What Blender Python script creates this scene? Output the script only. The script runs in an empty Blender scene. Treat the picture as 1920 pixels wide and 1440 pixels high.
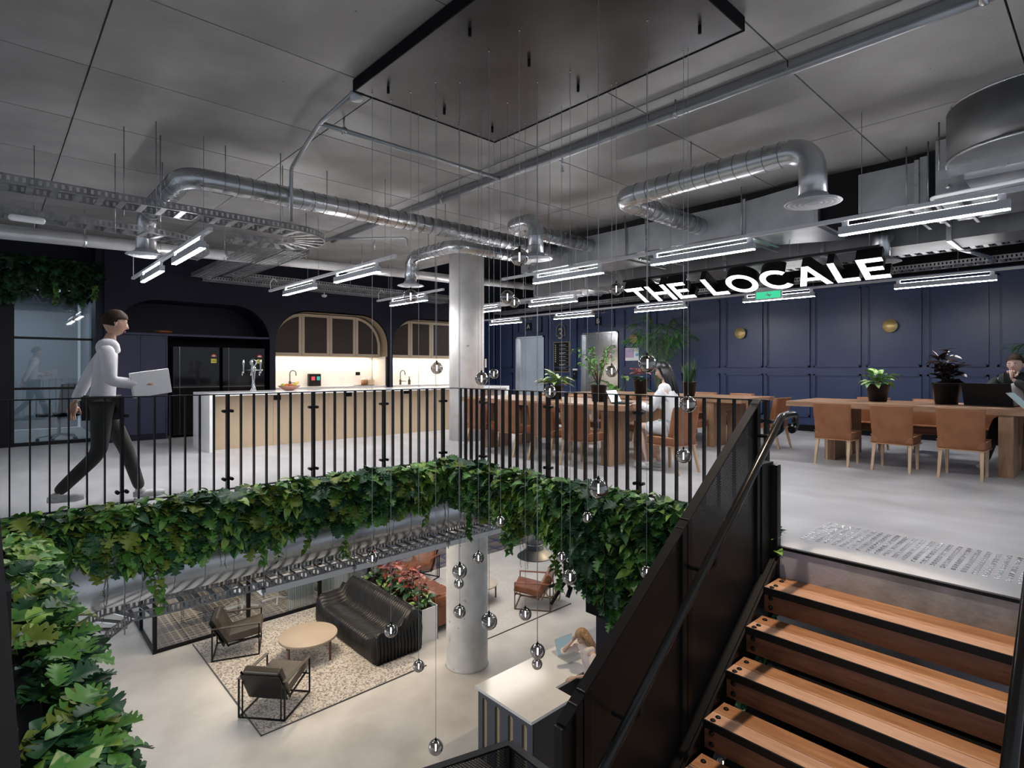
import bpy, bmesh, math, random
from mathutils import Vector, Matrix, Euler
R = math.radians
PI = math.pi
random.seed(7)
SC = bpy.context.scene
COL = SC.collection

# ------------------------------------------------------------------ camera, world, exposure
cam_data = bpy.data.cameras.new('camera')
cam = bpy.data.objects.new('camera', cam_data)
COL.objects.link(cam)
cam.location = (0, 0, 1.3)
cam.rotation_euler = (R(90), 0, R(47.13 - 90))
cam_data.sensor_width = 36
cam_data.lens = 1058 / 1920 * 36
cam_data.shift_y = -27 / 1920
cam_data.clip_start = 0.05
SC.camera = cam
world = bpy.data.worlds.new('world')
SC.world = world
world.use_nodes = True
world.node_tree.nodes['Background'].inputs[0].default_value = (0.80, 0.88, 1.0, 1)
world.node_tree.nodes['Background'].inputs[1].default_value = 0.55
SC.view_settings.view_transform = 'Standard'
SC.view_settings.look = 'None'
SC.view_settings.gamma = 1
SC.view_settings.use_curve_mapping = False
SC.view_settings.exposure = 0.0

def light(name, kind, loc, target, power, color=(1, 1, 1), size=0.3, size_y=None, spot=60, blend=0.4):
    d = bpy.data.lights.new(name, kind)
    d.energy = power
    d.color = color
    if kind == 'AREA':
        d.size = size
        if size_y:
            d.shape = 'RECTANGLE'
            d.size_y = size_y
    elif kind == 'SPOT':
        d.shadow_soft_size = size
        d.spot_size = R(spot)
        d.spot_blend = blend
    else:
        d.shadow_soft_size = size
    o = bpy.data.objects.new(name, d)
    COL.objects.link(o)
    o.location = loc
    v = Vector(target) - Vector(loc)
    o.rotation_euler = v.to_track_quat('-Z', 'Y').to_euler()
    return o

WARM = (1.0, 0.86, 0.70)
# downlights of the lower lounge ceiling and of the desk
light('lounge_downlight', 'AREA', (4.4, 10.2, -0.55), (4.4, 10.2, -4), 92, WARM, 2.2)
light('lounge_downlight', 'AREA', (8.4, 10.0, -0.55), (8.4, 10.0, -4), 100, (1, .93, .85), 2.2)
light('meeting_downlight', 'AREA', (4.2, 14.2, -1.0), (4.2, 14.2, -4), 70, (1, .93, .85), 2.0)
light('meeting_downlight', 'AREA', (8.6, 14.2, -1.0), (8.6, 14.2, -4), 60, (1, .93, .85), 2.0)
light('desk_spot', 'SPOT', (6.1, 4.9, -0.5), (5.4, 5.6, -4), 110, (1, .80, .55), 0.06, spot=70)
light('sofa_spot', 'SPOT', (4.6, 10.9, -0.9), (4.7, 10.3, -4), 130, (1, .78, .52), 0.08, spot=75)
light('planter_spot', 'SPOT', (6.9, 9.4, -1.6), (6.5, 9.9, -3.3), 34, (1, .85, .68), 0.05, spot=50)
light('lower_floor_daylight', 'AREA', (-1.5, 8.2, -1.6), (2.5, 8.2, -4.1), 80, (.95, .97, 1), 2.5)
# warm spot above the flight, standing in for sunlight on the stairs
light('stair_sun_stand_in', 'SPOT', (3.50, 1.74, 3.44), (3.15, 1.15, -0.7), 420, (1, .80, .60), 0.03, spot=44, blend=.25)
light('rear_planter_fill', 'SPOT', (1.0, -.9, 3.0), (.2, 2.6, -.3), 330, (1, .98, .95), .15, spot=50)  # unseen fill added behind the camera to brighten the near left planter
# under cabinet strips in the kitchen niches
light('cabinet_strip', 'AREA', (5.8, 12.80, 1.595), (5.8, 12.84, 0.9), 16, (1, .80, .58), 2.5, 0.05)
light('cabinet_strip', 'AREA', (8.6, 12.80, 1.595), (8.6, 12.84, 0.9), 16, (1, .80, .58), 2.5, 0.05)

# ------------------------------------------------------------------ helpers
_ca, _sa = math.cos(R(47.13)), math.sin(R(47.13))
def at(px, py, x=None, y=None, z=None, d=None):
    """world point where a sight line meets the plane x=, y= or z= (or depth d)"""
    r = (px - 960) / 1058
    v = Vector((_ca + r * _sa, _sa - r * _ca, (693 - py) / 1058))
    if x is not None: t = x / v.x
    elif y is not None: t = y / v.y
    elif z is not None: t = (z - 1.3) / v.z
    else: t = d
    return Vector((0, 0, 1.3)) + v * t

class MB:
    def __init__(s):
        s.v = []; s.f = []; s.m = []; s.sm = []
    def add(s, verts, faces, mi=0, smooth=False, M=None):
        b = len(s.v)
        if M is not None: verts = [M @ Vector(p) for p in verts]
        s.v.extend([tuple(p) for p in verts])
        for f in faces:
            s.f.append(tuple(i + b for i in f)); s.m.append(mi); s.sm.append(smooth)
        return s
    def b2(s, x0, x1, y0, y1, z0, z1, mi=0, M=None):
        v = [(x0,y0,z0),(x1,y0,z0),(x1,y1,z0),(x0,y1,z0),(x0,y0,z1),(x1,y0,z1),(x1,y1,z1),(x0,y1,z1)]
        return s.add(v, [(0,3,2,1),(4,5,6,7),(0,1,5,4),(1,2,6,5),(2,3,7,6),(3,0,4,7)], mi, False, M)
    def bar(s, a, b, w, h, mi=0, up=(0, 0, 1)):
        """box bar from a to b, w across, h along up"""
        a = Vector(a); b = Vector(b); d = b - a; L = d.length
        if L < 1e-6: return s
        d.normalize(); u = Vector(up); sd = d.cross(u)
        if sd.length < 1e-4: sd = d.cross(Vector((1, 0, 0)))
        sd.normalize(); u = sd.cross(d)
        M = Matrix((( d.x, sd.x, u.x, a.x), (d.y, sd.y, u.y, a.y), (d.z, sd.z, u.z, a.z), (0, 0, 0, 1)))
        return s.b2(0, L, -w / 2, w / 2, -h / 2, h / 2, mi, M)
    def tube(s, pts, r, n=8, mi=0, caps=True, smooth=True, sq=1.0):
        pts = [Vector(p) for p in pts]; k = len(pts)
        rs = r if isinstance(r, (list, tuple)) else [r] * k
        d0 = (pts[1] - pts[0]).normalized()
        ref = Vector((0, 0, 1)) if abs(d0.z) < .9 else Vector((1, 0, 0))
        u = d0.cross(ref).normalized(); vs = []
        for i, p in enumerate(pts):
            if i == 0: d = d0
            elif i == k - 1: d = (pts[i] - pts[i-1]).normalized()
            else:
                d = ((pts[i+1] - pts[i]).normalized() + (pts[i] - pts[i-1]).normalized())
                d = d.normalized() if d.length > 1e-6 else (pts[i+1] - pts[i]).normalized()
            u = (u - d * u.dot(d))
            u = u.normalized() if u.length > 1e-6 else d.orthogonal().normalized()
            w = d.cross(u)
            for j in range(n):
                a = 2 * PI * j / n
                vs.append(p + (u * math.cos(a) + w * math.sin(a) * sq) * rs[i])
        fs = []
        for i in range(k - 1):
            for j in range(n):
                fs.append((i*n+j, i*n+(j+1) % n, (i+1)*n+(j+1) % n, (i+1)*n+j))
        s.add(vs, fs, mi, smooth)
        if caps:
            b = len(s.v) - len(vs)
            s.f.append(tuple(b + j for j in range(n))[::-1]); s.m.append(mi); s.sm.append(False)
            s.f.append(tuple(b + (k-1)*n + j for j in range(n))); s.m.append(mi); s.sm.append(False)
        return s
    def lathe(s, prof, c=(0, 0, 0), n=20, mi=0, M=None, smooth=True, sx=1, sy=1):
        vs = []; fs = []
        for (r, z) in prof:
            for j in range(n):
                a = 2 * PI * j / n
                vs.append((c[0] + r * math.cos(a) * sx, c[1] + r * math.sin(a) * sy, c[2] + z))
        for i in range(len(prof) - 1):
            for j in range(n):
                fs.append((i*n+j, i*n+(j+1) % n, (i+1)*n+(j+1) % n, (i+1)*n+j))
        if prof[0][0] > 1e-5: fs.append(tuple(range(n))[::-1])
        if prof[-1][0] > 1e-5: fs.append(tuple((len(prof)-1)*n + j for j in range(n)))
        return s.add(vs, fs, mi, smooth, M)
    def ball(s, c, rx, ry=None, rz=None, n=12, k=8, mi=0, M=None):
        ry = ry or rx; rz = rz or rx
        pr = [(max(1e-6, math.sin(PI * i / k)), -math.cos(PI * i / k)) for i in range(k + 1)]
        vs = []; fs = []
        for (r, z) in pr:
            for j in range(n):
                a = 2 * PI * j / n
                vs.append((c[0] + r * math.cos(a) * rx, c[1] + r * math.sin(a) * ry, c[2] + z * rz))
        for i in range(k):
            for j in range(n):
                fs.append((i*n+j, i*n+(j+1) % n, (i+1)*n+(j+1) % n, (i+1)*n+j))
        return s.add(vs, fs, mi, True, M)
    def prism(s, poly, z0, z1, M=None, mi=0, mside=None, smooth=False):
        n = len(poly)
        vs = [(p[0], p[1], z0) for p in poly] + [(p[0], p[1], z1) for p in poly]
        s.add(vs, [tuple(range(n))[::-1], tuple(range(n, 2*n))], mi, False, M)
        b = len(s.v) - 2 * n
        for i in range(n):
            j = (i + 1) % n
            s.f.append((b+i, b+j, b+n+j, b+n+i)); s.m.append(mi if mside is None else mside); s.sm.append(smooth)
        return s
    def obj(s, name, mats, parent=None, world=True, bevel=0, sub=0, label=None, kind=None, seg=2):
        me = bpy.data.meshes.new(name)
        vs = s.v
        if parent is not None and world:
            pl = parent.matrix_basis.translation if False else parent_origin(parent)
            vs = [(p[0]-pl[0], p[1]-pl[1], p[2]-pl[2]) for p in s.v]
        me.from_pydata(vs, [], s.f)
        if not isinstance(mats, (list, tuple)): mats = [mats]
        for m in mats: me.materials.append(m)
        me.polygons.foreach_set('material_index', s.m)
        me.polygons.foreach_set('use_smooth', s.sm)
        me.update()
        o = bpy.data.objects.new(name, me)
        COL.objects.link(o)
        if parent is not None: o.parent = parent
        if bevel:
            md = o.modifiers.new('bevel', 'BEVEL'); md.width = bevel; md.segments = seg; md.limit_method = 'ANGLE'
        if sub:
            md = o.modifiers.new('sub', 'SUBSURF'); md.levels = sub; md.render_levels = sub
        if label: o['label'] = label
        if kind: o['kind'] = kind
        return o

def parent_origin(p):
    v = Vector((0, 0, 0))
    while p is not None:
        v += p.location; p = p.parent
    return v

def tag(o, label=None, cat=None, group=None, kind=None):
    if label: o['label'] = label
    if cat: o['category'] = cat
    if group: o['group'] = group
    if kind: o['kind'] = kind
    return o

def thing(name, label, cat, loc=(0, 0, 0), rz=0, group=None):
    o = bpy.data.objects.new(name, None)
    COL.objects.link(o)
    o.empty_display_size = .1
    o.location = loc
    o.rotation_euler = (0, 0, rz)
    return tag(o, label, cat, group)

KIDS = {}
def children(o):
    return [c for c in bpy.data.objects if c.parent == o]
def dup(root, loc, rz, label, group=None, kids=None):
    c = root.copy(); COL.objects.link(c)
    c.location = loc; c.rotation_euler = (0, 0, rz)
    tag(c, label, None, group)
    for ch in (kids if kids is not None else children(root)):
        k = ch.copy(); COL.objects.link(k); k.parent = c
        for g in children(ch):
            h = g.copy(); COL.objects.link(h); h.parent = k
    return c

# ------------------------------------------------------------------ materials
def mat(name, col, rough=.5, metal=0, col2=None, scale=6, detail=4, bump=0, bscale=None, emis=None, estr=0,
        coat=0, stretch=None, spec=None, trans=0, alpha=None, ramp=(.35, .65), rough2=None):
    m = bpy.data.materials.new(name); m.use_nodes = True
    nt = m.node_tree; N = nt.nodes; L = nt.links; p = N['Principled BSDF']
    p.inputs['Base Color'].default_value = (*col, 1)
    p.inputs['Roughness'].default_value = rough
    p.inputs['Metallic'].default_value = metal
    if coat: p.inputs['Coat Weight'].default_value = coat
    if spec is not None: p.inputs['Specular IOR Level'].default_value = spec
    if trans: p.inputs['Transmission Weight'].default_value = trans
    if alpha is not None: p.inputs['Alpha'].default_value = alpha
    if emis: p.inputs['Emission Color'].default_value = (*emis, 1); p.inputs['Emission Strength'].default_value = estr
    if col2 or bump or rough2 is not None:
        tc = N.new('ShaderNodeTexCoord'); mp = N.new('ShaderNodeMapping')
        L.new(tc.outputs['Object'], mp.inputs[0])
        if stretch: mp.inputs['Scale'].default_value = stretch
        nz = N.new('ShaderNodeTexNoise'); nz.inputs['Scale'].default_value = scale; nz.inputs['Detail'].default_value = detail
        L.new(mp.outputs[0], nz.inputs['Vector'])
        if col2:
            rp = N.new('ShaderNodeValToRGB')
            rp.color_ramp.elements[0].color = (*col, 1); rp.color_ramp.elements[1].color = (*col2, 1)
            rp.color_ramp.elements[0].position = ramp[0]; rp.color_ramp.elements[1].position = ramp[1]
            L.new(nz.outputs['Fac'], rp.inputs[0]); L.new(rp.outputs[0], p.inputs['Base Color'])
        if rough2 is not None:
            mr = N.new('ShaderNodeMapRange'); mr.inputs[1].default_value = .3; mr.inputs[2].default_value = .7
            mr.inputs[3].default_value = rough; mr.inputs[4].default_value = rough2
            L.new(nz.outputs['Fac'], mr.inputs[0]); L.new(mr.outputs[0], p.inputs['Roughness'])
        if bump:
            bn = N.new('ShaderNodeTexNoise'); bn.inputs['Scale'].default_value = bscale or scale * 4; bn.inputs['Detail'].default_value = 3
            L.new(mp.outputs[0], bn.inputs['Vector'])
            bp = N.new('ShaderNodeBump'); bp.inputs['Strength'].default_value = bump; bp.inputs['Distance'].default_value = .02
            L.new(bn.outputs['Fac'], bp.inputs['Height']); L.new(bp.outputs[0], p.inputs['Normal'])
    return m

def mixspots(m, col, scale, thr=.72, w=.02):
    """adds small darker marks of their own shape (pits, stains) to a noise-coloured material"""
    nt = m.node_tree; N = nt.nodes; L = nt.links; p = N['Principled BSDF']
    src = p.inputs['Base Color'].links[0].from_socket
    tc = N.new('ShaderNodeTexCoord'); nz = N.new('ShaderNodeTexNoise'); nz.inputs['Scale'].default_value = scale; nz.inputs['Detail'].default_value = 2
    L.new(tc.outputs['Object'], nz.inputs['Vector'])
    mr = N.new('ShaderNodeMapRange'); mr.inputs[1].default_value = thr; mr.inputs[2].default_value = thr + w
    L.new(nz.outputs['Fac'], mr.inputs[0])
    mx = N.new('ShaderNodeMix'); mx.data_type = 'RGBA'
    L.new(mr.outputs[0], mx.inputs[0]); L.new(src, mx.inputs[6]); mx.inputs[7].default_value = (*col, 1)
    L.new(mx.outputs[2], p.inputs['Base Color'])

def wood(name, c1, c2, axis='y', scale=3.0, rough=.45, coat=0, dist=3.5):
    m = bpy.data.materials.new(name); m.use_nodes = True
    nt = m.node_tree; N = nt.nodes; L = nt.links; p = N['Principled BSDF']
    p.inputs['Roughness'].default_value = rough
    if coat: p.inputs['Coat Weight'].default_value = coat
    tc = N.new('ShaderNodeTexCoord'); mp = N.new('ShaderNodeMapping'); L.new(tc.outputs['Object'], mp.inputs[0])
    s = {'x': (.12, 1, 1), 'y': (1, .12, 1), 'z': (1, 1, .12)}[axis]
    mp.inputs['Scale'].default_value = tuple(v * scale for v in s)
    oi = N.new('ShaderNodeObjectInfo'); mu = N.new('ShaderNodeVectorMath'); mu.operation = 'SCALE'
    cx = N.new('ShaderNodeCombineXYZ')
    for i in range(3): L.new(oi.outputs['Random'], cx.inputs[i])
    L.new(cx.outputs[0], mu.inputs[0]); mu.inputs['Scale'].default_value = 30
    L.new(mu.outputs[0], mp.inputs['Location'])
    n1 = N.new('ShaderNodeTexNoise'); n1.inputs['Scale'].default_value = 4; n1.inputs['Detail'].default_value = 6; n1.inputs['Distortion'].default_value = dist * .3
    L.new(mp.outputs[0], n1.inputs['Vector'])
    n2 = N.new('ShaderNodeTexNoise'); n2.inputs['Scale'].default_value = 26; n2.inputs['Detail'].default_value = 5
    L.new(mp.outputs[0], n2.inputs['Vector'])
    ad = N.new('ShaderNodeMath'); ad.operation = 'MULTIPLY_ADD'; L.new(n2.outputs['Fac'], ad.inputs[0]); ad.inputs[1].default_value = .45
    L.new(n1.outputs['Fac'], ad.inputs[2])
    rp = N.new('ShaderNodeValToRGB'); rp.color_ramp.elements[0].position = .5; rp.color_ramp.elements[1].position = .95
    rp.color_ramp.elements[0].color = (*c1, 1); rp.color_ramp.elements[1].color = (*c2, 1)
    L.new(ad.outputs[0], rp.inputs[0]); L.new(rp.outputs[0], p.inputs['Base Color'])
    bp = N.new('ShaderNodeBump'); bp.inputs['Strength'].default_value = .08; bp.inputs['Distance'].default_value = .01
    L.new(ad.outputs[0], bp.inputs['Height']); L.new(bp.outputs[0], p.inputs['Normal'])
    return m

M_ceil = mat('concrete_soffit', (.235, .23, .225), .55, 0, (.35, .345, .34), 1.3, 8, .12, 18, rough2=.40, ramp=(.3, .7))
mixspots(M_ceil, (.06, .055, .05), 14, .76, .02)
M_floor = mat('polished_concrete', (.40, .40, .41), .30, 0, (.53, .53, .54), 1.8, 8, .02, 30, rough2=.42, stretch=(1.6, .7, 1))
M_floor2 = mat('lower_concrete', (.56, .53, .49), .30, 0, (.70, .67, .63), 1.5, 7, .02, 30, rough2=.42)
M_fascia = mat('raw_concrete', (.26, .27, .28), .6, 0, (.42, .42, .44), 5, 6, .15, 30)
mixspots(M_fascia, (.44, .43, .50), 1.7, .56, .03)
M_col = mat('pale_concrete', (.62, .61, .59), .6, 0, (.78, .77, .75), 3, 8, .1, 20)
mixspots(M_col, (.40, .38, .35), 9, .70, .05)
M_galv = mat('galvanised_steel', (.44, .455, .475), .24, .92, (.54, .555, .575), 3, 3, .012, 9, rough2=.32)
M_galvd = mat('galvanised_sheet', (.30, .32, .34), .36, .75, (.42, .44, .46), 2.5, 5, .05, 12)
M_tray = mat('tray_steel', (.20, .205, .21), .42, .8, (.34, .34, .35), 8, 3)
M_black = mat('black_powder_coat', (.006, .006, .007), .42, spec=.22)
M_blackm = mat('matt_black', (.004, .004, .005), .8, spec=.15)
M_canopy = mat('blackened_steel', (.048, .048, .052), .28, .85, (.098, .098, .105), 1.3, 4, rough2=.36)
M_navy = mat('navy_paint', (.018, .035, .098), .36, 0, (.023, .042, .108), 2, 3)
M_kit = mat('dark_navy_paint', (.0065, .0072, .017), .55, spec=.25)
M_kitd = mat('purple_navy_laminate', (.030, .030, .068), .5, spec=.3)
M_white = mat('white_paint', (.80, .81, .82), .45)
M_quartz = mat('white_quartz', (.80, .80, .81), .14, 0, (.86, .86, .86), 3, 6, ramp=(.3, .5))
M_beige = mat('beige_laminate', (.50, .385, .26), .5, 0, (.53, .41, .28), 3, 3)
M_champ = mat('champagne_laminate', (.44, .35, .25), .45)
M_mesh = mat('smoked_cabinet_glass', (.040, .031, .027), .4, 0, (.052, .042, .037), 60, 2, spec=.08)
M_oak = wood('oiled_oak', (.23, .125, .065), (.42, .26, .155), 'y', 2.5)
M_oakx = wood('oiled_oak_across', (.23, .125, .065), (.40, .25, .15), 'x', 2.5)
M_oakz = wood('oiled_oak_upright', (.22, .12, .06), (.40, .25, .15), 'z', 3)
M_legw = wood('ash_leg', (.45, .31, .19), (.58, .42, .27), 'z', 4)
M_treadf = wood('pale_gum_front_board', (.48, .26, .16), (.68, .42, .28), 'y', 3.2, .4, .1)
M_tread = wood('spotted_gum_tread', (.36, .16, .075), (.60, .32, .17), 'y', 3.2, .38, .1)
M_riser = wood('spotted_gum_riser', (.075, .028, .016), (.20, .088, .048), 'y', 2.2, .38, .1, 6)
M_tan = mat('tan_leather', (.205, .078, .030), .42, 0, (.29, .118, .050), 5, 6, .12, 40, ramp=(.3, .7))
M_tand = mat('cognac_leather', (.17, .052, .020), .28, 0, (.25, .085, .036), 6, 5, .15, 25)
M_stitch = mat('pale_piping', (.50, .27, .14), .6)
M_blk_lea = mat('black_leather', (.007, .007, .008), .40, 0, (.014, .013, .012), 5, 4, .12, 30, spec=.35)
M_brn_lea = mat('dark_taupe_leather', (.055, .042, .030), .36, 0, (.085, .065, .045), 5, 4, .12, 30)
M_led = mat('led_diffuser', (1, 1, 1), .5, emis=(1, .98, 1), estr=170)
M_ledup = mat('led_uplight', (1, 1, 1), .5, emis=(1, .98, 1), estr=44)
M_sign = mat('illuminated_acrylic', (1, 1, 1), .5, emis=(1, 1, 1), estr=3.2)
M_fix = mat('silver_extrusion', (.46, .48, .52), .45, .3)
M_fixw = mat('white_extrusion', (.62, .63, .66), .45)
M_brass = mat('brushed_brass', (.62, .45, .17), .42, .55, (.78, .60, .28), 20, 2, stretch=(1, 1, 6))
M_brassd = mat('brass_line', (.55, .42, .22), .4, .6)
M_steel = mat('lift_steel', (.50, .52, .54), .24, 1, (.62, .64, .66), 1.2, 3, .05, 2)
M_chrome = mat('chrome', (.75, .76, .78), .06, 1)
M_gun = mat('gunmetal_tap', (.12, .10, .085), .3, .9)
M_pot = mat('black_glazed_pot', (.006, .006, .007), .32, spec=.25)
M_soil = mat('soil', (.03, .018, .012), .95, bump=.5, scale=30)
M_pl = {
    'lime': mat('lime_leaf', (.20, .38, .05), .5, 0, (.34, .52, .10), 9, 3, ramp=(.4, .62)),
    'mid': mat('mid_green_leaf', (.065, .20, .035), .5, 0, (.13, .30, .06), 9, 3),
    'dark': mat('dark_green_leaf', (.012, .062, .026), .5, 0, (.035, .115, .04), 9, 3),
    'olive': mat('olive_leaf', (.12, .17, .02), .55, 0, (.20, .27, .04), 9, 3),
    'vein': mat('variegated_leaf', (.10, .28, .06), .5, 0, (.50, .62, .28), 14, 2, ramp=(.5, .56)),
    'cream': mat('cream_centred_leaf', (.12, .26, .06), .5, 0, (.60, .66, .36), 22, 2, ramp=(.42, .52)),
    'red': mat('coral_red_leaf', (.16, .030, .022), .32, 0, (.36, .085, .06), 14, 3),
    'pink': mat('salmon_bract', (.55, .14, .10), .5, 0, (.70, .28, .20), 20, 2),
    'maroon': mat('near_black_leaf', (.007, .007, .008), .30, 0, (.028, .014, .016), 8, 2),
    'burg': mat('burgundy_leaf', (.10, .018, .018), .3, 0, (.17, .04, .03), 14, 3),
    'palm': mat('palm_leaf', (.05, .18, .03), .4, 0, (.10, .27, .05), 12, 2),
}
M_stem = mat('green_stem', (.10, .13, .04), .6)
M_bark = mat('brown_stem', (.10, .07, .04), .8)
M_skin = mat('skin', (.52, .31, .23), .5)
M_skinl = mat('pale_skin', (.62, .42, .34), .5)
M_eye = mat('eye_white', (.8, .8, .8), .3)
M_lip = mat('lips', (.42, .16, .13), .5)
M_rubber = mat('dark_rubber', (.02, .02, .02), .7)
M_screen = mat('laptop_screen', (.05, .07, .08), .3, emis=(.35, .46, .50), estr=.5)
M_screenw = mat('tablet_screen', (.6, .7, .7), .3, emis=(.75, .95, .92), estr=.9)
M_alu = mat('aluminium_laptop', (.55, .56, .58), .35, .6)
M_keys = mat('keyboard_keys', (.35, .36, .38), .5)
M_paper = mat('white_paper', (.82, .82, .84), .6)

def glassy(name, tint, gl, rough=.02, glcol=(1, 1, 1)):
    m = bpy.data.materials.new(name); m.use_nodes = True
    nt = m.node_tree; N = nt.nodes; L = nt.links
    N.remove(N['Principled BSDF']); out = N['Material Output']
    tr = N.new('ShaderNodeBsdfTransparent'); tr.inputs[0].default_value = (*tint, 1)
    g = N.new('ShaderNodeBsdfGlossy'); g.inputs['Color'].default_value = (*glcol, 1); g.inputs['Roughness'].default_value = rough
    lw = N.new('ShaderNodeLayerWeight'); lw.inputs['Blend'].default_value = .35
    mr = N.new('ShaderNodeMapRange'); mr.inputs[3].default_value = gl; mr.inputs[4].default_value = 1
    L.new(lw.outputs['Facing'], mr.inputs[0])
    mx = N.new('ShaderNodeMixShader'); L.new(mr.outputs[0], mx.inputs[0]); L.new(tr.outputs[0], mx.inputs[1]); L.new(g.outputs[0], mx.inputs[2])
    L.new(mx.outputs[0], out.inputs['Surface'])
    return m
M_globe = glassy('smoked_mirror_glass', (.50, .48, .48), .26, .03, (.75, .73, .73))
M_glass = glassy('clear_partition_glass', (.86, .90, .92), .06)
M_glassd = glassy('dim_partition_glass', (.62, .68, .72), .07)
M_fil = mat('lit_filament_tube', (1, 1, 1), .5, emis=(1, .93, .86), estr=14)

def perforated(name, col, sx, sz, thr):
    """sheet with real see-through slots (alpha from a staggered grid in object space)"""
    m = bpy.data.materials.new(name); m.use_nodes = True
    nt = m.node_tree; N = nt.nodes; L = nt.links; p = N['Principled BSDF']
    p.inputs['Base Color'].default_value = (*col, 1); p.inputs['Roughness'].default_value = .45; p.inputs['Metallic'].default_value = .3
    tc = N.new('ShaderNodeTexCoord'); mp = N.new('ShaderNodeMapping'); L.new(tc.outputs['Object'], mp.inputs[0])
    mp.inputs['Rotation'].default_value = (R(90), 0, 0)
    bk = N.new('ShaderNodeTexBrick'); L.new(mp.outputs[0], bk.inputs['Vector'])
    bk.inputs['Scale'].default_value = 1; bk.inputs['Brick Width'].default_value = sx; bk.inputs['Row Height'].default_value = sz
    bk.inputs['Mortar Size'].default_value = thr; bk.inputs['Mortar Smooth'].default_value = 0
    bk.inputs['Color1'].default_value = (0, 0, 0, 1); bk.inputs['Color2'].default_value = (0, 0, 0, 1); bk.inputs['Mortar'].default_value = (1, 1, 1, 1)
    L.new(bk.outputs['Color'], p.inputs['Alpha'])
    return m
M_perf = perforated('expanded_steel_mesh', (.018, .016, .015), .019, .009, .0032)

def plaid(name, base, c1, c2, sc):
    m = bpy.data.materials.new(name); m.use_nodes = True
    nt = m.node_tree; N = nt.nodes; L = nt.links; p = N['Principled BSDF']; p.inputs['Roughness'].default_value = .95
    tc = N.new('ShaderNodeTexCoord'); sp = N.new('ShaderNodeSeparateXYZ'); L.new(tc.outputs['Object'], sp.inputs[0])
    cur = None
    def band(ch, period, width, col, prev, phase=0):
        a = N.new('ShaderNodeMath'); a.operation = 'MULTIPLY_ADD'; L.new(sp.outputs[ch], a.inputs[0]); a.inputs[1].default_value = 1 / period; a.inputs[2].default_value = phase + 50
        f = N.new('ShaderNodeMath'); f.operation = 'FRACT'; L.new(a.outputs[0], f.inputs[0])
        l = N.new('ShaderNodeMath'); l.operation = 'LESS_THAN'; L.new(f.outputs[0], l.inputs[0]); l.inputs[1].default_value = width
        h = N.new('ShaderNodeMath'); h.operation = 'MULTIPLY'; L.new(l.outputs[0], h.inputs[0]); h.inputs[1].default_value = .55
        mx = N.new('ShaderNodeMix'); mx.data_type = 'RGBA'; L.new(h.outputs[0], mx.inputs[0])
        if prev is None: mx.inputs[6].default_value = (*base, 1)
        else: L.new(prev, mx.inputs[6])
        mx.inputs[7].default_value = (*col, 1)
        return mx.outputs[2]
    cur = band(0, 1.0 * sc, .42, c1, cur); cur = band(1, 1.0 * sc, .42, c1, cur)
    cur = band(0, .5 * sc, .08, c2, cur, .3); cur = band(1, .5 * sc, .08, c2, cur, .3)
    cur = band(0, .125 * sc, .22, c2, cur, .1); cur = band(1, .125 * sc, .22, c2, cur, .1); cur = band(0, 1.0 * sc, .25, base, cur, .55); cur = band(1, 1.0 * sc, .25, base, cur, .55)
    L.new(cur, p.inputs['Base Color'])
    return m
M_plaid = plaid('brown_plaid_carpet', (.030, .032, .045), (.14, .105, .08), (.42, .32, .22), 1.0)
M_plaidb = plaid('blue_plaid_carpet', (.03, .04, .10), (.16, .13, .12), (.30, .25, .20), .55)
M_rug = mat('speckled_wool', (.20, .17, .15), .95, 0, (.66, .61, .55), 34, 3, .5, 60, ramp=(.36, .56))
M_curt = mat('white_curtain', (.72, .72, .70), .8)
M_plank = mat('grey_plank_floor', (.22, .22, .23), .5, 0, (.34, .34, .35), 4, 6, stretch=(.4, 3, 1))

# ================================================================== STRUCTURE
LZ = -4.15      # lower floor
CZ = 3.62       # concrete soffit
XR, YR = 4.75, 6.3      # railing lines of the void

def struct(mb, name, m, parent=None, **k):
    o = mb.obj(name, m, parent, **k)
    if parent is None: o['kind'] = 'structure'
    return o

fl = MB()
fl.b2(-3.4, 14, YR, 16.0, -.32, 0)
fl.b2(XR, 14, -3, YR, -.32, 0)
fl.b2(4.27, XR, -3, 1.84, -.32, 0)
fl.b2(-3.4, -.02, -3, YR, -.32, 0)
floor = struct(fl, 'floor', M_floor)
lf = struct(MB().b2(-6, 16, -2.5, 18, LZ - .2, LZ), 'floor', M_floor2)
# tactile studs: 12 rows by 25
sb = MB().lathe([(.0175, 0), (.0165, .004), (.0115, .0055), (.0105, .0045), (.001, .0045)], n=10)
stud0 = sb.obj('stud', M_chrome, floor, world=False)
k = 0
for i in range(12):
    for j in range(25):
        s = stud0 if k == 0 else stud0.copy()
        if k: COL.objects.link(s)
        s.location = (4.60 + i * .0545, 1.665 - j * .0545, 0); k += 1

# ceiling in formwork sheets (1.8 x 1.22 m) with recessed joints
ceil = struct(MB().b2(-6, 7.2, -4, 14.0, CZ + .03, CZ + .25), 'ceiling', M_fascia)
xs = [-4.83, -3.03, -1.23, .57, 2.4, 4.2, 4.4, 6.0, 7.2]
ys = [1.70 + 1.22 * j for j in range(-4, 11)]
pan = {}
for i in range(len(xs) - 1):
    low = .05 if xs[i] >= 4.4 else 0
    for j in range(len(ys) - 1):
        key = (round(xs[i+1] - xs[i], 2), low)
        if key not in pan:
            w = xs[i+1] - xs[i]
            pan[key] = MB().b2(.006, w - .006, .006, 1.214, -low, .032).obj('panel', M_ceil, ceil, world=False)
            p = pan[key]
        else:
            p = pan[key].copy(); COL.objects.link(p)
        p.location = (xs[i], ys[j], CZ)
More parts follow.
